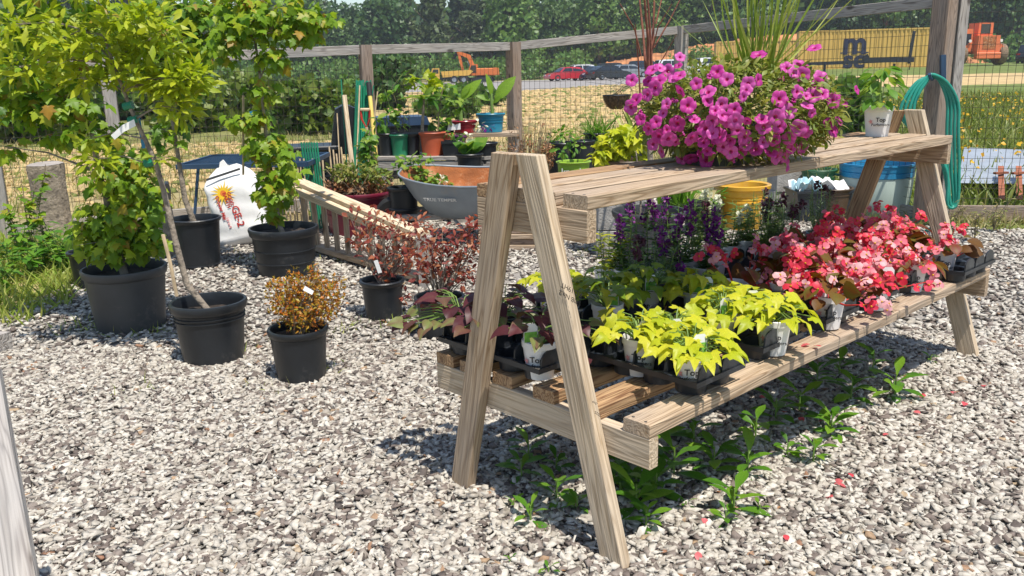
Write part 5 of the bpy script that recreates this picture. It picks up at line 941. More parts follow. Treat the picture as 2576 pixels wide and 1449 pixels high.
# ------------------------------------------------------------------ dry shrub, pots and blocks behind the bench
ds = thing('dry_shrub', 'dead rust brown shrub with bare twigs behind the near bench legs', 'shrub', (AT(1330, 400, 8.0).x, 8.0, 0)); P, D = clumpP(ds.location, [(1340, 385, 55, 30, 300), (1375, 390, 22, 35, 200), (1300, 380, 40, 30, 120), (1340, 330, 60, 25, 40)], 8.0); n = len(P); foliage('foliage', SH['small'], P, D+jit(n, .5), UP+jit(n, .6), .035*rng.uniform(.6, 1.2, n), 'dry_leaf', ds); m = MB()
for k in range(70): q = AT(random.uniform(1270, 1395), random.uniform(285, 400), 8.0+random.uniform(-.15, .15))-ds.location; m.tube([(random.uniform(-.05, .05), 0, 0), (q.x*.5, q.y*.6, q.z*.6), q], [.006, .004, .0015], 4)
obj('twigs', m, 'stem_dry', ds, True, 60, kind='stuff')
t = thing('potted_plant', 'lime green pot lettered knock with a leafy rose, behind the bench top', 'potted plant', (AT(1443, 440, 7.2).x, 7.2, .305)); pot(t, .135, .3, 'lime_plastic', lip=.02); text('lettering', 'knock', .075, 'white_print', t, face_on((-.02, -.138, .225), (0, -1, -.15)), .0006, .001); stemleaf(t, [(1430, 385), (1428, 360), (1435, 335)], [(1415, 375, 30, 15, 20), (1450, 365, 20, 25, 20), (1430, 345, 20, 15, 14)], 'ov', .06, 'broad_leaf', 'stem_dry'); bl = thing('concrete_block', 'concrete block propping the lime green pot', 'block', (t.location.x, 7.2, 0)); obj('block', MB().box((0, 0, .152), (.39, .19, .303), None, .006), 'concrete', bl)
t = thing('potted_sweet_potato', 'brown pot overflowing with lime sweet potato leaves behind the bench top', 'potted plant', (AT(1575, 420, 6.3).x, 6.3, .46)); pot(t, .15, .24, 'brown_plastic'); P, D = clumpP(t.location, [(1545, 370, 45, 28, 75), (1590, 350, 40, 25, 65), (1515, 390, 25, 22, 26), (1560, 335, 25, 14, 18), (1610, 385, 20, 25, 20)], 6.25); leaf_objs('leaf', 'spv', P, drooped(D, .2), facing(D), .085*rng.uniform(.7, 1.2, len(P)), 'lime_leaf', t); cbk = thing('concrete_block', 'upper grey concrete block under the brown pot behind the bench', 'block', (t.location.x-.02, 6.3, .195)); obj('block', MB().box((0, 0, .127), (.39, .19, .255), None, .006), 'concrete', cbk); cbk = thing('concrete_block', 'lower grey concrete block standing left of the big grey pot', 'block', (t.location.x-.03, 6.3, 0)); obj('block', MB().box((0, 0, .095), (.39, .19, .19), None, .006), 'concrete', cbk)
for k, (px, Y, z, r, h, lab) in enumerate([(1415, 8.6, .3, .16, .35, 'wide black pot left of the tall black pots behind the dirt field fence'), (1465, 8.5, .25, .115, .42, 'tall black pot behind the lime green pot'), (1500, 8.8, .3, .12, .42, 'taller black pot with fine green foliage by the fence'), (1590, 8.9, .2, .13, .4, 'black pot with strap leaves behind the brown pot')]):
    q = AT(px, 400, Y); t = thing('potted_plant', lab, 'potted plant', (q.x, Y, 0)); pot(t, r, h+z, rb=r*.75); fz = (h+z)*.86
    if k == 0: P, D = clumpP(t.location, [(1410, 335, 25, 14, 30), (1395, 350, 18, 12, 16)], Y); leaf_objs('leaf', 'ov', P, D+UP*.3, UP+jit(len(P), .3), .07, 'broad_leaf', t)
    elif k == 2: nn = 160; P = np.tile((0, 0, fz), (nn, 1))+jit(nn, .05)*np.array((1, 1, .1)); foliage('foliage', SH['blade'], P, jit(nn, .5)+UP, jit(nn, 1), rng.uniform(.2, .34, nn), 'weed_leaf', t)
    elif k == 3: nn = 16; P = np.tile((0, 0, fz), (nn, 1))+jit(nn, .03)*np.array((1, 1, .1)); leaf_objs('leaf', 'bladew', P, jit(nn, .45)+UP, jit(nn, 1), rng.uniform(.3, .45, nn), 'spike_leaf', t)
hb = thing('hanging_basket', 'empty brown coir hanging basket hooked on the wire fence', 'hanging basket', AT(1551, 240, 10.0)); obj('liner', MB().lathe([(.001, -.155), (.06, -.15), (.11, -.115), (.145, -.05), (.155, 0), (.135, 0), (.12, -.05), (.08, -.1), (.001, -.12)], 22), 'coir', hb, True, 60); m = MB()
for k in range(8): a = k*PI/4; m.tube([(.158*math.cos(a)*s_, .158*math.sin(a)*s_, z_) for s_, z_ in ((1, .004), (.95, -.05), (.72, -.118), (.3, -.158))], .003, 4)
for k in range(14): m.tube([(random.uniform(-.1, .1), 0, -.02), (random.uniform(-.25, .2), random.uniform(-.1, .1), .1), (random.uniform(-.4, .3), random.uniform(-.1, .1), random.uniform(-.05, .25))], .002, 4)
m.tube([(.157*math.cos(i*.4), .157*math.sin(i*.4), .004) for i in range(17)], .005, 5); obj('wire_frame', m, 'dark_steel', hb, kind='stuff')
# crape myrtle in the grey pot behind the bench
cm = thing('crape_myrtle', 'tall bare red stemmed crape myrtle in the big grey pot behind the bench', 'potted tree', (.93, 5.72, 0)); pot(cm, .235, .42, 'grey_plastic', rb=.19, lip=.05, rim=.016, fill=.88); b0 = cm.location; m = MB()
m.tube([Vector((0, 0, .36))]+[AT(x, y, 5.72)-b0 for x, y in ((1637, 500), (1636, 400), (1632, 300), (1628, 220))], [.024, .021, .019, .018, .016], 8); m.tube([Vector((-.06, 0, .36))]+[AT(x, y, 5.72)-b0 for x, y in ((1612, 505), (1606, 440), (1600, 380))], [.008, .007, .006, .004], 6)
obj('trunk', m, 'bark_grey', cm, True, 60); m = MB()
for x0, y0, x1, y1, r_ in ((1628, 230, 1648, -60, .011), (1630, 240, 1616, -60, .012), (1628, 215, 1604, -50, .010), (1640, 190, 1625, -60, .009), (1612, 140, 1560, 10, .006), (1640, 130, 1690, 10, .005), (1645, 120, 1720, -20, .006), (1640, 190, 1700, 90, .004), (1610, 235, 1598, 60, .006), (1650, 60, 1668, -50, .006)): a_, b_ = AT(x0, y0, 5.72)-b0, AT(x1, y1, 5.72+random.uniform(-.2, .2))-b0; m.tube([a_, a_.lerp(b_, .45)+Vector((random.uniform(-.02, .02), 0, .02)), b_], [r_, r_*.8, r_*.45], 6)
obj('branches', m, 'bark_red', cm, True, 60)
# more pots and things behind the bench
def gpot(name, label, px, py, r, h, mat, kw={}, cat='pot', z=0): q = G(px, py); t = thing(name, label, cat, (q.x, q.y+r*.9, z)); pot(t, r, h, mat, **kw); return t
gp2 = gpot('potted_grass', 'black pot with long grass blades between the grey pot and the yellow pot', 1775, 590, .165, .25, 'black_plastic', dict(rb=.13, lip=.045), 'potted plant'); nn = 70; P = np.tile((-.22, -.02, .22), (nn, 1))+jit(nn, .05)*np.array((1.6, 1, .2)); foliage('foliage', SH['bladew'], P, jit(nn, .4)+UP, jit(nn, 1), rng.uniform(.18, .34, nn), 'weed_leaf', gp2); P, D = clumpP(gp2.location, [(1790, 490, 40, 16, 40)], 6.7); leaf_objs('leaf', 'ov', P, D+UP*.3, UP+jit(len(P), .3), .05, 'broad_leaf', gp2)
yp = thing('yellow_planter', 'glossy mustard yellow planter under the bench top', 'planter', (G(1885, 588).x, 7.25, 0)); obj('pot_body', MB().lathe([(.001, .004), (.15, .004), (.16, 0), (.17, .05), (.195, .18), (.203, .23), (.212, .235), (.212, .25), (.205, .255), (.212, .26), (.212, .275), (.206, .28), (.215, .29), (.215, .335), (.235, .345), (.238, .375), (.225, .38), (.205, .37), (.195, .3)], 32), 'yellow_ceramic', yp, True, 35); obj('soil', MB().lathe([(.001, .31), (.2, .305)], 24), 'soil', yp)
dt_ = MB(); bb = thing('blue_barrel', 'cloudy white plastic barrel with a bright blue rim behind the far bench legs', 'barrel', (3.32, 7.78, 0)); obj('barrel_body', MB().lathe([(.001, .004), (.27, .004), (.285, .02), (.30, .15), (.312, .32), (.305, .36)], 34), 'frosted_plastic', bb, True, 40); obj('rim_band', MB().lathe([(.307, .355), (.316, .36), (.316, .40), (.309, .405), (.317, .41), (.322, .455), (.328, .46), (.328, .475), (.305, .475), (.295, .40), (.28, .05), (.001, .04)], 34), 'blue_plastic', bb, True, 35)
for k, (px, py, r, h, lab) in enumerate([(2065, 545, .15, .42, 'dark green pot left of the blue rimmed barrel'), (2030, 500, .17, .30, 'green pot farther back under the bench top')]):
    t = gpot('nursery_pot', lab, px, py, r, h, 'dark_green_plastic', dict(rb=r*.75)); 
    if k == 0: nn = 60; P = np.tile((0, 0, h*.86), (nn, 1))+jit(nn, .06)*np.array((1, 1, .1)); foliage('foliage', SH['blade'], P, jit(nn, .8)+UP*.6, jit(nn, 1), .12, 'dry_grass', t)
t = gpot('wooden_bucket', 'weathered brown bucket beside the blue rimmed barrel', 2105, 560, .165, .29, 'brown_plastic', dict(rb=.14, bands=(.3, .8)), 'bucket')
bl2 = thing('concrete_block', 'hollow concrete block behind the yellow planter', 'block', (G(1965, 520).x, 8.1, 0), .15)
for (c_, d_) in (((0, -.08, .1), (.40, .03, .2)), ((0, .08, .1), (.40, .03, .2)), ((-.18, 0, .1), (.04, .13, .2)), ((0, 0, .1), (.04, .13, .2)), ((.18, 0, .1), (.04, .13, .2))): obj('web', MB().box(c_, d_), 'concrete', bl2)
bl3 = dup(bl2, (bl2.location.x+.01, 8.1, .2), .2, 'hollow concrete block stacked on top of another behind the yellow planter')
bag = thing('folded_bag', 'crumpled white and pale blue plastic bag on the dark tote behind the shelf', 'bag', (G(2030, 540).x, 7.6, .26)); V = []; F = []; n_ = 12; plain('bag_blue', (.45, .68, .75), .4)
for j in range(n_):
    for i in range(n_): V.append((-.22+.44*i/(n_-1), -.16+.32*j/(n_-1), .05+.035*math.sin(i*1.3+j*.7)+.03*math.sin(j*1.9+i*.4)+random.uniform(0, .02)-.05*(abs(i-5.5)/5.5)**3))
for j in range(n_-1):
    for i in range(n_-1): k = j*n_+i; F.append((k, k+1, k+n_+1, k+n_))
obj('film', MB().add(V, F), 'film_white', bag, True, 50); obj('blue_corner', MB().add([(v[0]*.5-.13, v[1]*.6-.08, v[2]+.012) for v in V], F), 'bag_blue', bag, True, 50)
to = thing('plastic_tote', 'dark plastic tote under the crumpled bag', 'tote', (bag.location.x, 7.6, 0)); obj('tote_body', MB().prism([(-.2, 0), (.2, 0), (.24, .26), (-.24, .26)], .34), 'tray_plastic', to); obj('rim', MB().box((0, 0, .265), (.5, .38, .02)), 'tray_plastic', to)
lp = thing('lumber_pile', 'short pile of stacked boards under the wheelbarrow handles', 'lumber', (G(1320, 632).x, G(1320, 632).y+.1, 0), -.1)
for k in range(4): beam('board', Vector((-.35, .02*(k % 2), .02+.042*k)), Vector((.17, .02*(k % 2), .02+.042*k)), .12, .038, 'brown_post' if k % 2 else 'tan_lumber', lp)
# dry weed by the far leg
for k, (x, y, h) in enumerate([(2395, 600, .3), (2450, 610, .28), (2500, 585, .26), (2350, 590, .2)]):
    t = sprout('dry_weed', ['pale dry leafed weed right beside the far bench leg', 'pale dry weed in the gravel between bench end and fence', 'small dry weed nearest the wire panel', 'short green weed tucked behind the far bench leg'][k], G(x, y), up_stems(6, h, .12), 'lance', .05, 'dry_grass' if k < 3 else 'weed_leaf', 12, stem='stem_dry', rad=.003)

# ------------------------------------------------------------------ petunia basket on the bench top
SZ = .4356; TOPZ = 1.0203
def flower_mesh(name, petal, throat, lobes=5, seg=30, depth=.5):
    V = []; F = []; rings = [(.07, -depth), (.13, -.22), (.26, -.07), (.62, .04), (.86, .05), (1, 0)]
    for r, z in rings:
        for i in range(seg):
            a = 2*PI*i/seg; k = 1-(.16*(1-abs(math.cos(lobes*a/2))**.6)*(r > .5)*(r-.4)/.6); V.append((r*k*math.cos(a), r*k*math.sin(a), z+(.05*math.cos(lobes*a) if r > .6 else 0)+(random.uniform(-.04, .04) if r == 1 else 0)))
    for j in range(len(rings)-1):
        for i in range(seg): F.append((j*seg+i, j*seg+(i+1) % seg, (j+1)*seg+(i+1) % seg, (j+1)*seg+i))
    me = MB().add(V, F).mesh(name); me.materials.append(MATS[petal]); me.materials.append(MATS[throat])
    me.polygons.foreach_set('material_index', [1 if i < seg*2 else 0 for i in range(len(F))]); at_ = me.attributes.new('var', 'FLOAT', 'POINT'); at_.data.foreach_set('value', [.30*(abs(math.cos(2.5*2*PI*(i % seg)/seg)) < .2)+.18*(r_i/5)+random.uniform(0, .05) for r_i in range(len(rings)) for i in range(seg)]); shade(me, True); return me
PM = [flower_mesh('flower', 'petunia_petal', 'petunia_throat') for _ in range(3)]
pc = UVZ(.93, .03, TOPZ); pet = thing('petunia_basket', 'overflowing basket of magenta petunias on the bench top', 'flower basket', pc); pot(pet, .15, .14, 'grey_plastic', rb=.12)
CXp, CYp, RX, RY, RD = 1858, 285, 262, 128, .27; Yc = pc.y
FL = [(620, 200), (600, 290), (330, 330), (410, 310), (490, 350), (610, 390), (560, 420), (290, 450), (400, 440), (280, 590), (360, 520), (160, 640), (110, 720), (120, 440), (210, 840), (290, 940), (440, 780), (370, 870), (475, 685), (620, 550), (785, 475), (590, 890), (400, 1020), (425, 1180), (580, 1080), (740, 1040), (765, 840), (905, 560), (905, 650), (1000, 350), (1100, 430), (1050, 690), (1180, 740), (980, 750), (1060, 800), (1110, 850), (1190, 860), (950, 860), (880, 940), (955, 985), (860, 1080), (900, 1170), (635, 1250), (730, 1250), (890, 1270), (1140, 1180), (1130, 1060), (1290, 1030), (1300, 1090), (1320, 475), (1270, 610), (1300, 540), (1430, 440), (1430, 175), (1720, 310), (1790, 365), (1880, 380), (1850, 300), (1645, 630), (1735, 760), (1830, 560), (1920, 600), (1990, 590), (2080, 580), (1930, 700), (1980, 780), (1600, 820), (1640, 915), (1480, 920), (1460, 840), (1310, 860), (1400, 1150), (1480, 1080), (1570, 1150), (1590, 1060), (1760, 1150), (1700, 1230), (1690, 1320), (1885, 1130), (2190, 950), (2150, 880), (2250, 850), (2290, 650), (2200, 650), (2440, 540), (2070, 410), (2000, 105), (1880, 270), (1740, 1040), (1840, 930), (1900, 970), (2040, 480), (1620, 1230), (1550, 1180), (340, 1100), (500, 1050), (1010, 1010), (1210, 960), (700, 700), (830, 1200), (480, 950), (1240, 1180), (1060, 1130)]
for fx, fy in FL:
    x = 1559.7+fx*.2442; y = 94.3+fy*.2442; e = 1-((x-CXp)/RX)**2*.9-((y-CYp)/RY)**2*.8; yy_ = Yc-RD*math.sqrt(max(e, .02))-.012+random.uniform(-.02, .02); q = AT(x, y, yy_); out = Vector((.6*(x-CXp)/RX, -max(.35, math.sqrt(max(e, 0))), -(y-CYp)/RY*.7))
    n_ = (out.normalized()*.7+Vector((-.18, -.55, .25))+Vector((random.gauss(0, .45), random.gauss(0, .3), random.gauss(0, .4)))).normalized(); s_ = random.uniform(.021, .029)
    if random.random() < .12: s_ *= .7
    link('flower', random.choice(PM), pet, Matrix.Translation(q-pc) @ n_.to_track_quat('Z', 'Y').to_matrix().to_4x4() @ Matrix.Rotation(random.uniform(0, 6), 4, 'Z') @ Matrix.Scale(s_, 4))
for k in range(34):
    an = random.uniform(0, 6.28); q = AT(CXp+RX*math.cos(an)*random.uniform(.4, .98), CYp+RY*math.sin(an)*random.uniform(.3, .95), Yc-RD*random.uniform(.4, .95)); n_ = Vector((random.gauss(0, .6), -.5+random.gauss(0, .4), .3+random.gauss(0, .5))).normalized(); s_ = random.uniform(.016, .024); M = Matrix.Translation(q-pc) @ n_.to_track_quat('Z', 'Y').to_matrix().to_4x4() @ Matrix.Diagonal((s_*.42, s_*.42, s_*1.6, 1)); link('bud', random.choice(PM), pet, M)
n = 6200; d = norm(rng.normal(size=(n, 3))); k_ = Yc/FOC; P = np.array(AT(CXp, CYp, Yc)-pc)+d*np.array((RX*k_*.97, RD*.95, RY*k_*.97))*rng.uniform(.62, 1., (n, 1))**.7+jit(n, .012); P = P[P[:, 2] > .02]; n = len(P)
d = norm(P-np.array((0, 0, .12))); foliage('foliage', SH['ov']+SH['lance'], P, d*.6+jit(n, .6), UP+d*.6+jit(n, .5), .032*rng.uniform(.5, 1.35, n), 'petunia_leaf', pet); m = MB()
for k in range(110): q = Vector(P[random.randrange(n)]); m.tube([(0, 0, .13), (q.x*.5, q.y*.5, q.z*.6+.08), q*1.05], [.004, .003, .0015], 4)
obj('stems', m, 'stem_green', pet, True, 60, kind='stuff')
SH['spike'] = [strip([.006, .008, .0078, .007, .006, .004, .001], .3, dr, sd) for dr, sd in ((.15, -.1), (.5, .1), (.8, 0))]
nn = 54; P = np.tile(AT(1900, 225, Yc+.05)-pc, (nn, 1))+jit(nn, .02); an = rng.uniform(0, 2*PI, nn); ln = rng.uniform(.10, 1.7, nn)**1.0; A = np.stack([np.cos(an)*ln, np.sin(an)*ln*.8, np.ones(nn)], 1); leaf_objs('spike_leaf', 'spike', P, A, np.stack([np.cos(an), np.sin(an), .5*np.ones(nn)], 1), rng.uniform(.30, .62, nn), 'spike_leaf', pet)
for a_, b_, r_ in (((1795, 160), (1788, -30), .005), ((1818, 120), (1803, 55), .006), ((1803, 62), (1790, 0), .005)): pass
# ------------------------------------------------------------------ small pots, trays
def wpot(t, r=.056, h=.118, txt=True, loc=(0, 0, 0), face=(-.25, -1, 0)):
    m = MB().lathe([(.001, .003), (r*.70, .003), (r*.72, 0), (r*.93, h-.022), (r*.99, h-.02), (r, h-.002), (r-.002, h), (r-.004, h-.004), (r*.88, h*.8)], 24); obj('pot_body', m, 'white_plastic', t, True, 45); obj('soil', MB().lathe([(.001, h*.84), (r*.9, h*.82)], 16), 'soil', t)
    if txt:
        f = Vector(face).normalized(); q = f*(r*.87+.0022); text('lettering', 'Top', .026, 'black_ink', t, face_on(q+Vector((0, 0, h*.56)), f+Vector((0, 0, -.1))), .0003, .0004); text('lettering', 'Performers', .017, 'black_ink', t, face_on(f*(r*.83+.0028)+Vector((0, 0, h*.40)), f+Vector((0, 0, -.1))), .0003, .0002); V = []
        g = Vector((-f.y, f.x, 0)); q2 = (f-g*.9).normalized(); V = [(0, 0, 0)]+[(.012*(1 if i % 2 else .45)*math.cos(i*.628), .012*(1 if i % 2 else .45)*math.sin(i*.628), 0) for i in range(10)]; obj('flower_print', MB().add(V, [(0, 1+i, 1+(i+1) % 10) for i in range(10)]), 'pink_ink', t, M=face_on(q2*(r*.85+.003)+Vector((0, 0, h*.5)), q2+Vector((0, 0, -.1))))
def ptag(t, x, y, z, rz=0., w_=.022, h_=.06):
    m = MB().add([(-w_, 0, 0), (w_, 0, 0), (w_, 0, h_*.8), (w_*.6, 0, h_), (-w_*.6, 0, h_), (-w_, 0, h_*.8)], [(0, 1, 2, 3, 4, 5)]); M = Matrix.Translation((x, y, z)) @ Matrix.Rotation(rz, 4, 'Z'); o = obj('plant_tag', m, 'white_print', t, M=M); obj('picture', MB().add([(-w_*.9, -.0015, h_*.06), (w_*.9, -.0015, h_*.06), (w_*.9, -.0015, h_*.58), (-w_*.9, -.0015, h_*.58)], [(0, 1, 2, 3)]), 'green_ink', o); return o
def tray(label, u0, v0, nu, nv, c=.115, dk=.052):
    """carry tray: deck with round cells, cups below, arched dividers; runs across the bench"""
    t = thing('plant_tray', label, 'tray', UVZ(u0, v0, SZ+.0005), BT); dkm = MB(); r = c*.43; n = 16
    def P_(u, v, z): return (u, -v, z)
    for i in range(nu):
        for j in range(nv):
            cu, cv = (i+.5)*c, (j+.5)*c; ring = []; sq = []
            for k in range(n):
                a = 2*PI*k/n; co, si = math.cos(a), math.sin(a); ring.append(P_(cu+r*co, cv+r*si, dk)); q = max(abs(co), abs(si)); sq.append(P_(cu+c/2*co/q, cv+c/2*si/q, dk+(.004 if (k % 4 == 2) else 0)))
            dkm.add(ring+sq, [(k, (k+1) % n, n+(k+1) % n, n+k) for k in range(n)])
            cup = MB(); V = [P_(cu+rr*math.cos(2*PI*k/n), cv+rr*math.sin(2*PI*k/n), z) for rr, z in ((r, dk), (r*.9, .004), (.002, .002)) for k in range(n)]; V += [P_(cu+rr*math.cos(2*PI*k/n), cv+rr*math.sin(2*PI*k/n), z) for rr, z in ((r*.93, .0),) for k in range(n)]
            cup.add(V, [(a*n+k, a*n+(k+1) % n, (a+1)*n+(k+1) % n, (a+1)*n+k) for a in (0, 1) for k in range(n)]); obj('cup', cup, 'tray_plastic', t, True, 50)
    obj('deck', dkm, 'tray_plastic', t); L, W = nv*c, nu*c; sk_ = MB(); e = .008
    for (a, b) in (((-e, -e), (W+e, -e)), ((W+e, -e), (W+e, L+e)), ((W+e, L+e), (-e, L+e)), ((-e, L+e), (-e, -e))): a3, b3 = Vector(P_(*a, dk-.012)), Vector(P_(*b, dk-.012)); sk_.add([a3, b3, b3+Vector((0, 0, .016)), a3+Vector((0, 0, .016))], [(0, 1, 2, 3)])
    obj('rim', sk_, 'tray_plastic', t)
    for j in range(nv+1):
        for i in range(nu):
            cu = (i+.5)*c; v = j*c; pr = [(cu-c*.48, dk)]+[(cu+c*.44*math.cos(PI-PI*k/8), dk+.052*math.sin(PI*k/8)**.5) for k in range(9)]+[(cu+c*.48, dk)]
            m = MB(); m.add([P_(a, v-.003, z) for a, z in pr]+[P_(a, v+.003, z) for a, z in pr], [tuple(range(len(pr))), tuple(range(2*len(pr)-1, len(pr)-1, -1))]+[((k+1) % len(pr), k, len(pr)+k, len(pr)+(k+1) % len(pr)) for k in range(len(pr))]); obj('divider', m, 'tray_plastic', t)
    return t
tray('black tray of dark purple leaved plants at the near end of the shelf', .045, -.42, 2, 4)
tray('black tray carrying the lime sweet potatoes nearest the near leg', .265, -.02, 2, 4)
tray('black tray carrying the second group of lime sweet potatoes', .66, -.05, 2, 4)
tray('black tray under the shaded sweet potatoes at the back of the shelf', .50, -.44, 2, 3)
tray('black tray under the purple spikes along the back of the shelf', .98, -.46, 3, 3)
tray('black tray under the nearest red begonias at the shelf front', 1.08, -.06, 2, 4)
tray('black tray under the middle begonias', 1.42, -.06, 2, 4)
tray('black tray under the farther begonias', 1.77, -.06, 2, 4)
tray('half empty black tray overhanging the far end of the shelf', 2.11, .02, 3, 4)
tray('black tray under the pale angelonias along the back of the shelf', 1.42, -.46, 5, 3)
CUP = .006
def sweetp(label, u, v, shape, mat, size, nl, tags=0, spread=.10, hgt=.10, rz=0., name='sweet_potato_vine', dirn=None, deck=True):
    t = thing(name, label, 'potted plant', UVZ(u, v, SZ+CUP)); (wpot(t) if name != 'purple_vine' or tags else pot(t, .056, .112, 'black_plastic', fill=.84)); m = MB(); P = []; A = []
    for k in range(nl):
        an = random.uniform(0, 2*PI); rr = spread*math.sqrt(random.random())*1.15; z = .125+hgt*(1-(rr/spread/1.2)**2)*random.uniform(.5, 1.1); q = Vector((rr*math.cos(an), rr*math.sin(an), max(z, .09)))
        if dirn: q += Vector(dirn)*random.uniform(.2, 1)
        m.tube([(random.uniform(-.01, .01), random.uniform(-.01, .01), .1), (q.x*.5, q.y*.5, q.z*.75+.04), q], [.0028, .002, .0015], 4); P.append(q); A.append((math.cos(an), math.sin(an), random.uniform(-.75, .05)))
    obj('stems', m, 'stem_green', t, True, 60, kind='stuff'); P = np.array(P); A = np.array(A); leaf_objs('leaf', shape, P, A, UP*1.0+np.array((.1, -.25, 0))+jit(len(P), .25), size*rng.uniform(.7, 1.2, len(P)), mat, t)
    for k in range(tags): ptag(t, random.uniform(-.03, .03), -.03, .115, random.uniform(-.4, .3))
    return t
LM = [(.325, .385, 34, 1, 'front most lime sweet potato vine beside the near right leg'), (.415, .255, 36, 1, 'lime sweet potato vine just behind the front most one'), (.33, .19, 24, 1, 'lime sweet potato vine in the middle of the near lime tray'),
      (.775, .38, 30, 1, 'lime sweet potato vine at the shelf edge beside the nearest begonia'), (.84, .22, 22, 1, 'lime sweet potato vine in the middle of the second tray'), (.72, .23, 22, 1, 'lime sweet potato vine at the left of the second tray'), (.90, .0, 22, 2, 'lime sweet potato vine with two tags in front of the purple spikes')]
for u, v, nl, tg, lab in LM: sweetp(lab, u, v, 'spv', 'lime_leaf', .056, int(nl*1.8), tg, .10, .075)
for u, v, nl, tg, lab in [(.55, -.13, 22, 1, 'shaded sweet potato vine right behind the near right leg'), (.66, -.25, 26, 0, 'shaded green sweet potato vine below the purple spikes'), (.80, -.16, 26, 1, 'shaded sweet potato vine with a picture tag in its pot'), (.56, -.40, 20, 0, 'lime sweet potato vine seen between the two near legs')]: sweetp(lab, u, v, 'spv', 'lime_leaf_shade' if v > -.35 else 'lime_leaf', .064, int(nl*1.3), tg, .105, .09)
for u, v, nl, tg, lab, dn in [(.10, -.01, 9, 1, 'sparse dark purple vine in a white pot between the near legs', (0, 0, -.02)), (.10, -.245, 16, 1, 'dark purple vine half hidden behind the near left leg', (0, 0, 0)), (.12, -.40, 26, 0, 'bronze heart leaved vine spilling over the left end of the shelf', (-.07, .02, -.04)), (.22, -.30, 16, 0, 'dark leaved vine behind the near left leg', (0, 0, 0)), (.22, -.02, 8, 0, 'bronze leaved vine just right of the near right leg', (.06, -.05, -.06))]: sweetp(lab, u, v, 'heart', 'purple_leaf', .056, int(nl*1.7), tg, .12, .10, dirn=dn, name='purple_vine')
# white pot on the bench top
t = thing('potted_plant', 'white lettered pot with a green leafy plant at the far end of the bench top', 'potted plant', UVZ(2.30, -.02, TOPZ)); wpot(t, .066, .135, True, face=(-.2, -1, 0)); P = []; A = []
for k in range(60): an = random.uniform(0, 6.28); z = random.uniform(.12, .31); rr = .075*math.sqrt(max(.05, 1-((z-.2)/.13)**2))*random.uniform(.5, 1); P.append((rr*math.cos(an), rr*math.sin(an), z)); A.append((math.cos(an), math.sin(an), -.35+random.uniform(-.3, .3)))
leaf_objs('leaf', 'ov', P, A, UP+jit(60, .3), .072*rng.uniform(.7, 1.2, 60), 'broad_leaf', t); obj('stems', MB().tube([(0, 0, .1), (0, 0, .28)], .004, 5), 'stem_green', t)

# ------------------------------------------------------------------ begonias
def beg_mesh():
    V = []; F = []; o = 0
    for a, ln, wd in ((0, 1., .62), (PI, 1., .62), (PI/2, .78, .4), (-PI/2, .78, .4)):
        S = strip([.10, .6*wd/.62, .72*wd/.62, .45*wd/.62], .2, .25)[0]*np.array((ln, .75, 1.)); c, s = math.cos(a), math.sin(a); S = S @ np.array([[c, s, 0], [-s, c, 0], [0, 0, 1]]); S[:, 2] += .1*abs(math.cos(a))+random.uniform(-.08, .08); f = strip([.1]*4)[1]; V.append(S); F.append(f+o); o += len(S)
    n0 = sum(len(f) for f in F); cyl = MB().lathe([(.02, .05), (.16, .1), (.14, .22), (.02, .26)], 8); cv = np.array([tuple(v) for v in cyl.v]); cf = np.array([(f[0], f[1], f[2]) for f in cyl.f]+[(f[0], f[2], f[3]) for f in cyl.f]); V.append(cv); F.append(cf+o)
    me = trimesh('flower', np.concatenate(V), np.concatenate(F)); me.materials.append(MATS['begonia_petal']); me.materials.append(MATS['gold_petal']); me.polygons.foreach_set('material_index', [0]*n0+[1]*len(cf)); shade(me, True); return me
BM = [beg_mesh() for _ in range(4)]
def begonia(label, u, v, nf, nl, tall=.22, tg=0):
    nf = int(nf*1.35); tall = .165+(tall-.21)*.35
    t = thing('begonia_plant', label, 'potted plant', UVZ(u, v, SZ+CUP)); wpot(t, .056, .118, v > .3); P = []; A = []; m = MB()
    for k in range(nl): an = random.uniform(0, 6.28); z = random.uniform(.10, tall*1.08); rr = .10*random.uniform(.3, 1); P.append((rr*math.cos(an), rr*math.sin(an), z)); A.append((math.cos(an), math.sin(an), random.uniform(-.4, .3)))
    leaf_objs('leaf', 'begonia', P, A, UP+jit(nl, .4)+np.array((0, -.2, 0)), .07*rng.uniform(.7, 1.2, nl), 'begonia_leaf', t)
    cl = [Vector((random.gauss(0, .07), random.gauss(0, .07)-.015, tall+random.uniform(-.06, .05))) for _ in range(max(2, nf//4))]
    for k in range(nf):
        c = random.choice(cl); q = c+Vector((random.gauss(0, .022), random.gauss(0, .022), random.gauss(0, .016))); nn_ = Vector((random.gauss(0, .5)-.05, random.gauss(-.55, .4), random.gauss(.65, .3))).normalized()
        link('flower', random.choice(BM), t, Matrix.Translation(q) @ nn_.to_track_quat('Z', 'Y').to_matrix().to_4x4() @ Matrix.Rotation(random.uniform(0, 6), 4, 'Z') @ Matrix.Scale(random.uniform(.017, .027), 4))
    for c in cl: m.tube([(0, 0, .1), (c.x*.4, c.y*.4, c.z*.7), c], [.004, .003, .002], 5)
    obj('stems', m, 'red_ink', t, True, 60, kind='stuff')
    for k in range(tg): ptag(t, random.uniform(-.03, .04), -.045, .11, random.uniform(-.3, .3))
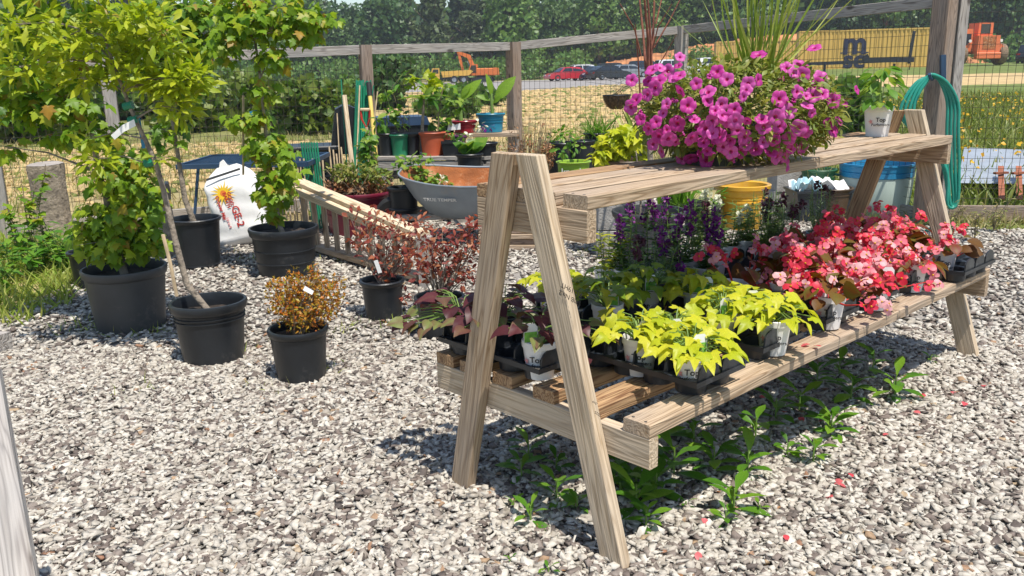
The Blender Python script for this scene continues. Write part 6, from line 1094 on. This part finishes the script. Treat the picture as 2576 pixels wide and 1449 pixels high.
BG = [(1.16, .37, 34, 18, .21, 0, 'front begonia nearest the lime vines, blooms drooping over the shelf edge'), (1.36, .30, 34, 16, .23, 0, 'second begonia along the shelf edge'), (1.50, .38, 36, 16, .21, 1, 'begonia at the shelf edge with a photo tag in its pot'), (1.70, .30, 36, 14, .23, 0, 'dense pink begonia in the middle of the bed'), (1.86, .37, 36, 14, .21, 0, 'begonia above the farther edge tray'), (2.20, .36, 22, 12, .22, 1, 'last begonia at the far shelf end with a clear tag'),
      (1.22, .16, 30, 16, .25, 0, 'begonia in the second row with large bronze leaves'), (1.10, .02, 14, 10, .25, 0, 'begonia with few blooms next to the purple spikes'), (1.42, .12, 32, 14, .26, 0, 'begonia in the second row behind the photo tag'), (1.66, .12, 34, 14, .27, 0, 'tall begonia in the second row, pale pink blooms'), (1.92, .15, 34, 14, .27, 0, 'begonia in the second row near the far end'), (2.18, .14, 34, 12, .27, 0, 'begonia behind the far end tray'), (1.30, -.04, 12, 10, .27, 0, 'begonia with scattered blooms below the white spikes'), (1.80, -.04, 30, 14, .29, 0, 'back row begonia in front of the lavender'), (2.12, -.06, 32, 12, .30, 0, 'back row begonia in front of the blue rimmed barrel'), (2.34, .05, 30, 12, .27, 0, 'begonia against the far bench leg')]
for u, v, nf, nl, tl, tg, lab in BG: begonia(lab, u, v, nf, nl, tl, tg)

# ------------------------------------------------------------------ spiky plants along the back of the shelf
def spikes(name, label, u, v, n, h, leafmat, bloom, shape='lance', ls=.035, nleaf=55, bl=.075, bs=.013, spread=.07, black=False, frac=.8, stem='stem_green'):
    t = thing(name, label, 'potted plant', UVZ(u, v, SZ+CUP)); 
    if black: pot(t, .055, .11)
    else: wpot(t, .054, .112, False)
    m = MB(); P = []; A = []; Q = []
    for k in range(n):
        an = random.uniform(0, 6.28); rr = spread*math.sqrt(random.random()); hh = h*random.uniform(.7, 1.08); tip = Vector((rr*1.4*math.cos(an), rr*1.4*math.sin(an), hh)); b_ = Vector((rr*.3*math.cos(an), rr*.3*math.sin(an), .09)); mid = b_.lerp(tip, .5)+Vector((rr*.3*math.cos(an), rr*.3*math.sin(an), 0)); m.tube([b_, mid, tip], [.003, .0022, .0012], 4)
        top_ = hh-bl if random.random() < frac else hh
        for i in range(nleaf): f = random.random(); q = (b_.lerp(mid, f*2) if f < .5 else mid.lerp(tip, f*2-1)); 
        fs = np.sort(rng.random(nleaf)**1.7)*min(1, (top_-.06)/max(hh-.09, .01))*.92
        for i, f in enumerate(fs): q = b_.lerp(mid, f*2) if f < .5 else mid.lerp(tip, f*2-1); P.append(q); a2 = i*2.4+random.uniform(-.4, .4); A.append((math.cos(a2), math.sin(a2), .45))
        if top_ < hh:
            for i in range(34): f = 1-random.random()*bl/max(hh-.09, .01)*1.05; q = b_.lerp(mid, max(0, f*2)) if f < .5 else mid.lerp(tip, f*2-1); a2 = random.uniform(0, 6.28); Q.append(q+Vector((.010*math.cos(a2), .010*math.sin(a2), 0)))
    obj('stems', m, stem, t, True, 60, kind='stuff'); n_ = len(P); foliage('foliage', SH[shape], np.array(P), np.array(A), UP+jit(n_, .4), ls*rng.uniform(.6, 1.3, n_), leafmat, t)
    if Q: n_ = len(Q); foliage('blooms', SH['petal'], np.array(Q), jit(n_, .7)+UP*.2, jit(n_, .6)+UP*.4, bs*rng.uniform(.8, 1.5, n_), bloom, t)
for u, v, n, h, lab in [(1.02, -.43, 7, .40, 'leftmost plant of purple flower spikes below the bench top'), (1.13, -.30, 7, .40, 'purple flower spikes in front of the grey pot'), (1.15, -.42, 6, .44, 'tall purple spikes beside the crape myrtle trunk'), (1.27, -.22, 8, .36, 'low purple spikes right behind the shaded sweet potatoes'), (1.30, -.36, 8, .40, 'dense purple spikes right of the grey pot'), (1.04, -.18, 6, .27, 'small purple spikes with dark leaves above the picture tag')]: spikes('angelonia_plant', lab, u, v, n, h, 'salvia_leaf', 'violet_petal', nleaf=34, ls=.04, frac=.6)
spikes('dark_salvia', 'single dark maroon flower spike in front of the yellow planter', 1.42, -.28, 4, .41, 'salvia_leaf', 'dark_bloom', nleaf=40, bl=.12, bs=.016)
for u, v, n, h, lab in [(.93, -.24, 10, .27, 'grey green lavender in front of the purple spikes'), (1.86, -.22, 12, .34, 'lavender with dark flower heads left of the barrel'), (2.02, -.36, 14, .33, 'grey green lavender behind the far begonias'), (2.26, -.25, 12, .36, 'lavender with dark heads in front of the barrel')]: spikes('lavender_plant', lab, u, v, n, h, 'lavender_leaf', 'dark_bloom', 'needle', .04, 80, .035, .012, .075, True, .45)
for u, v, n, h, lab in [(1.46, -.42, 5, .40, 'white flower spikes left of the yellow planter'), (1.56, -.36, 5, .36, 'white flower spikes in front of the yellow planter'), (1.72, -.40, 8, .33, 'leafy white angelonia right of the yellow planter'), (1.76, -.24, 9, .32, 'leafy white angelonia behind the begonias'), (1.88, -.40, 9, .33, 'tall leafy angelonia in front of the crumpled bag')]: spikes('white_angelonia', lab, u, v, n, h, 'angelonia_leaf', 'white_petal', nleaf=60, ls=.032, frac=.35, bl=.05)
spikes('yellow_spike_plant', 'yellow green leafy spikes at the back left of the shelf', 1.0, -.52, 7, .27, 'lime_leaf_shade', 'violet_petal', nleaf=40, ls=.04, frac=.1)

# ------------------------------------------------------------------ weeds and petals under the bench
WD = [(1335, 1320, .10, 8), (1400, 1262, .13, 9), (1292, 1282, .05, 6), (1452, 1290, .09, 8), (1600, 1290, .15, 14), (1650, 1250, .16, 12), (1625, 1330, .10, 12), (1695, 1200, .17, 12), (1560, 1200, .14, 10), (1640, 1160, .13, 10), (1330, 1160, .10, 10), (1312, 1205, .11, 10), (1795, 1185, .14, 10), (1880, 1200, .15, 11), (1845, 1292, .13, 9), (1825, 1320, .07, 8), (1980, 1150, .07, 8), (2045, 1165, .10, 9), (2090, 1095, .11, 14), (2140, 1015, .14, 13), (2195, 935, .12, 9), (2250, 1000, .13, 10), (1950, 1060, .12, 10), (2010, 1040, .12, 9), (1745, 1120, .11, 9), (1900, 1110, .12, 10), (2055, 970, .12, 10), (1725, 1280, .04, 6), (1910, 1290, .04, 6), (1400, 1185, .08, 9), (1560, 1250, .12, 9), (1700, 1100, .1, 8), (2110, 950, .1, 9), (1600, 1240, .12, 10), (1380, 1449, .04, 6), (1285, 1420, .03, 6), (2340, 915, .05, 7)]
for k, (x, y, s, nl) in enumerate(WD):
    q = G(x, y); t = thing('leafy_weed', 'green broad leaved weed sprouting from the gravel in the shade of the bench' if s > .06 else 'tiny green weed seedling in the sunny gravel in front of the bench', 'weed', q, random.uniform(0, 6), 'weeds under the bench' if s > .06 else 'weed seedlings before the bench')
    P = []; A = []; s *= .78 if y > 1180 else .95; hh = s*1.05
    for i in range(nl): an = i*2.4+random.uniform(-.3, .3); f = i/nl; P.append((.006*math.cos(an), .006*math.sin(an), .008+hh*f*.75)); A.append((math.cos(an), math.sin(an), .15+.9*f+random.uniform(-.15, .25)))
    leaf_objs('leaf', 'weed', P, A, np.tile(UP, (nl, 1))+jit(nl, .15), s*rng.uniform(.55, 1.05, nl), 'weed_leaf', t); obj('stem', MB().tube([(0, 0, -.01), (0, 0, hh*.8)], [.004, .0025], 5), 'stem_green', t)
FPm = [trimesh('fallen_petal', *SH['petal'][0]) for _ in range(1)]; FPm[0].materials.append(MATS['fallen_petal'])
for x, y in [(1926, 995), (1975, 1035), (2022, 1050), (2070, 1057), (2176, 1072), (2120, 1210), (2108, 1218), (2095, 1250), (1975, 1345), (1755, 1388), (2424, 1020), (2330, 995), (2475, 972), (2275, 945), (2145, 1200), (2315, 1040), (1765, 1305), (2235, 1092), (2390, 985), (2046, 870), (2038, 866)]:
    p = G(x, y, .024) if y > 900 else G(x, y, SZ+.008); o = link('fallen_petal', FPm[0]); o.location = p; o.rotation_euler = (random.uniform(-.5, .5), random.uniform(-.5, .5), random.uniform(0, 6)); o.scale = (random.uniform(.018, .034),)*3; tag(o, 'fallen pink flower petal lying on the gravel beside the bench' if y > 900 else 'fallen pink petal lying on the shelf slat below the begonias', 'petal', 'fallen petals on the gravel' if y > 900 else 'fallen petals on the shelf')

# leaf litter
n = 260; y = np.sqrt(rng.uniform(3.3, 60, n)); x = rng.uniform(-.6, .6, n)*y; k = inpoly(x, y, yard); n = int(k.sum()); P = np.stack([x[k], y[k], .016*np.ones(n)], 1)
o = foliage('leaf_litter', SH['ov']+SH['lance'], P, jit(n, 1)*np.array((1, 1, .15)), UP+jit(n, .25), .03*rng.uniform(.5, 1.4, n), 'dry_leaf'); tag(o, 'dry brown leaf scraps strewn over the gravel', 'leaf litter')

# ------------------------------------------------------------------ thin summer haze
m, n, l, b = newmat('haze_air'); n.remove(b); pv_ = n.new('ShaderNodeVolumePrincipled'); pv_.inputs['Color'].default_value = (.80, .88, 1, 1); pv_.inputs['Density'].default_value = .0005; l.new(pv_.outputs[0], n['Material Output'].inputs['Volume'])
hz = obj('haze', MB().box((0, 90, 13), (420, 230, 32)), 'haze_air'); tag(hz, 'faint summer haze between the yard and the far wood', 'haze', kind='stuff')
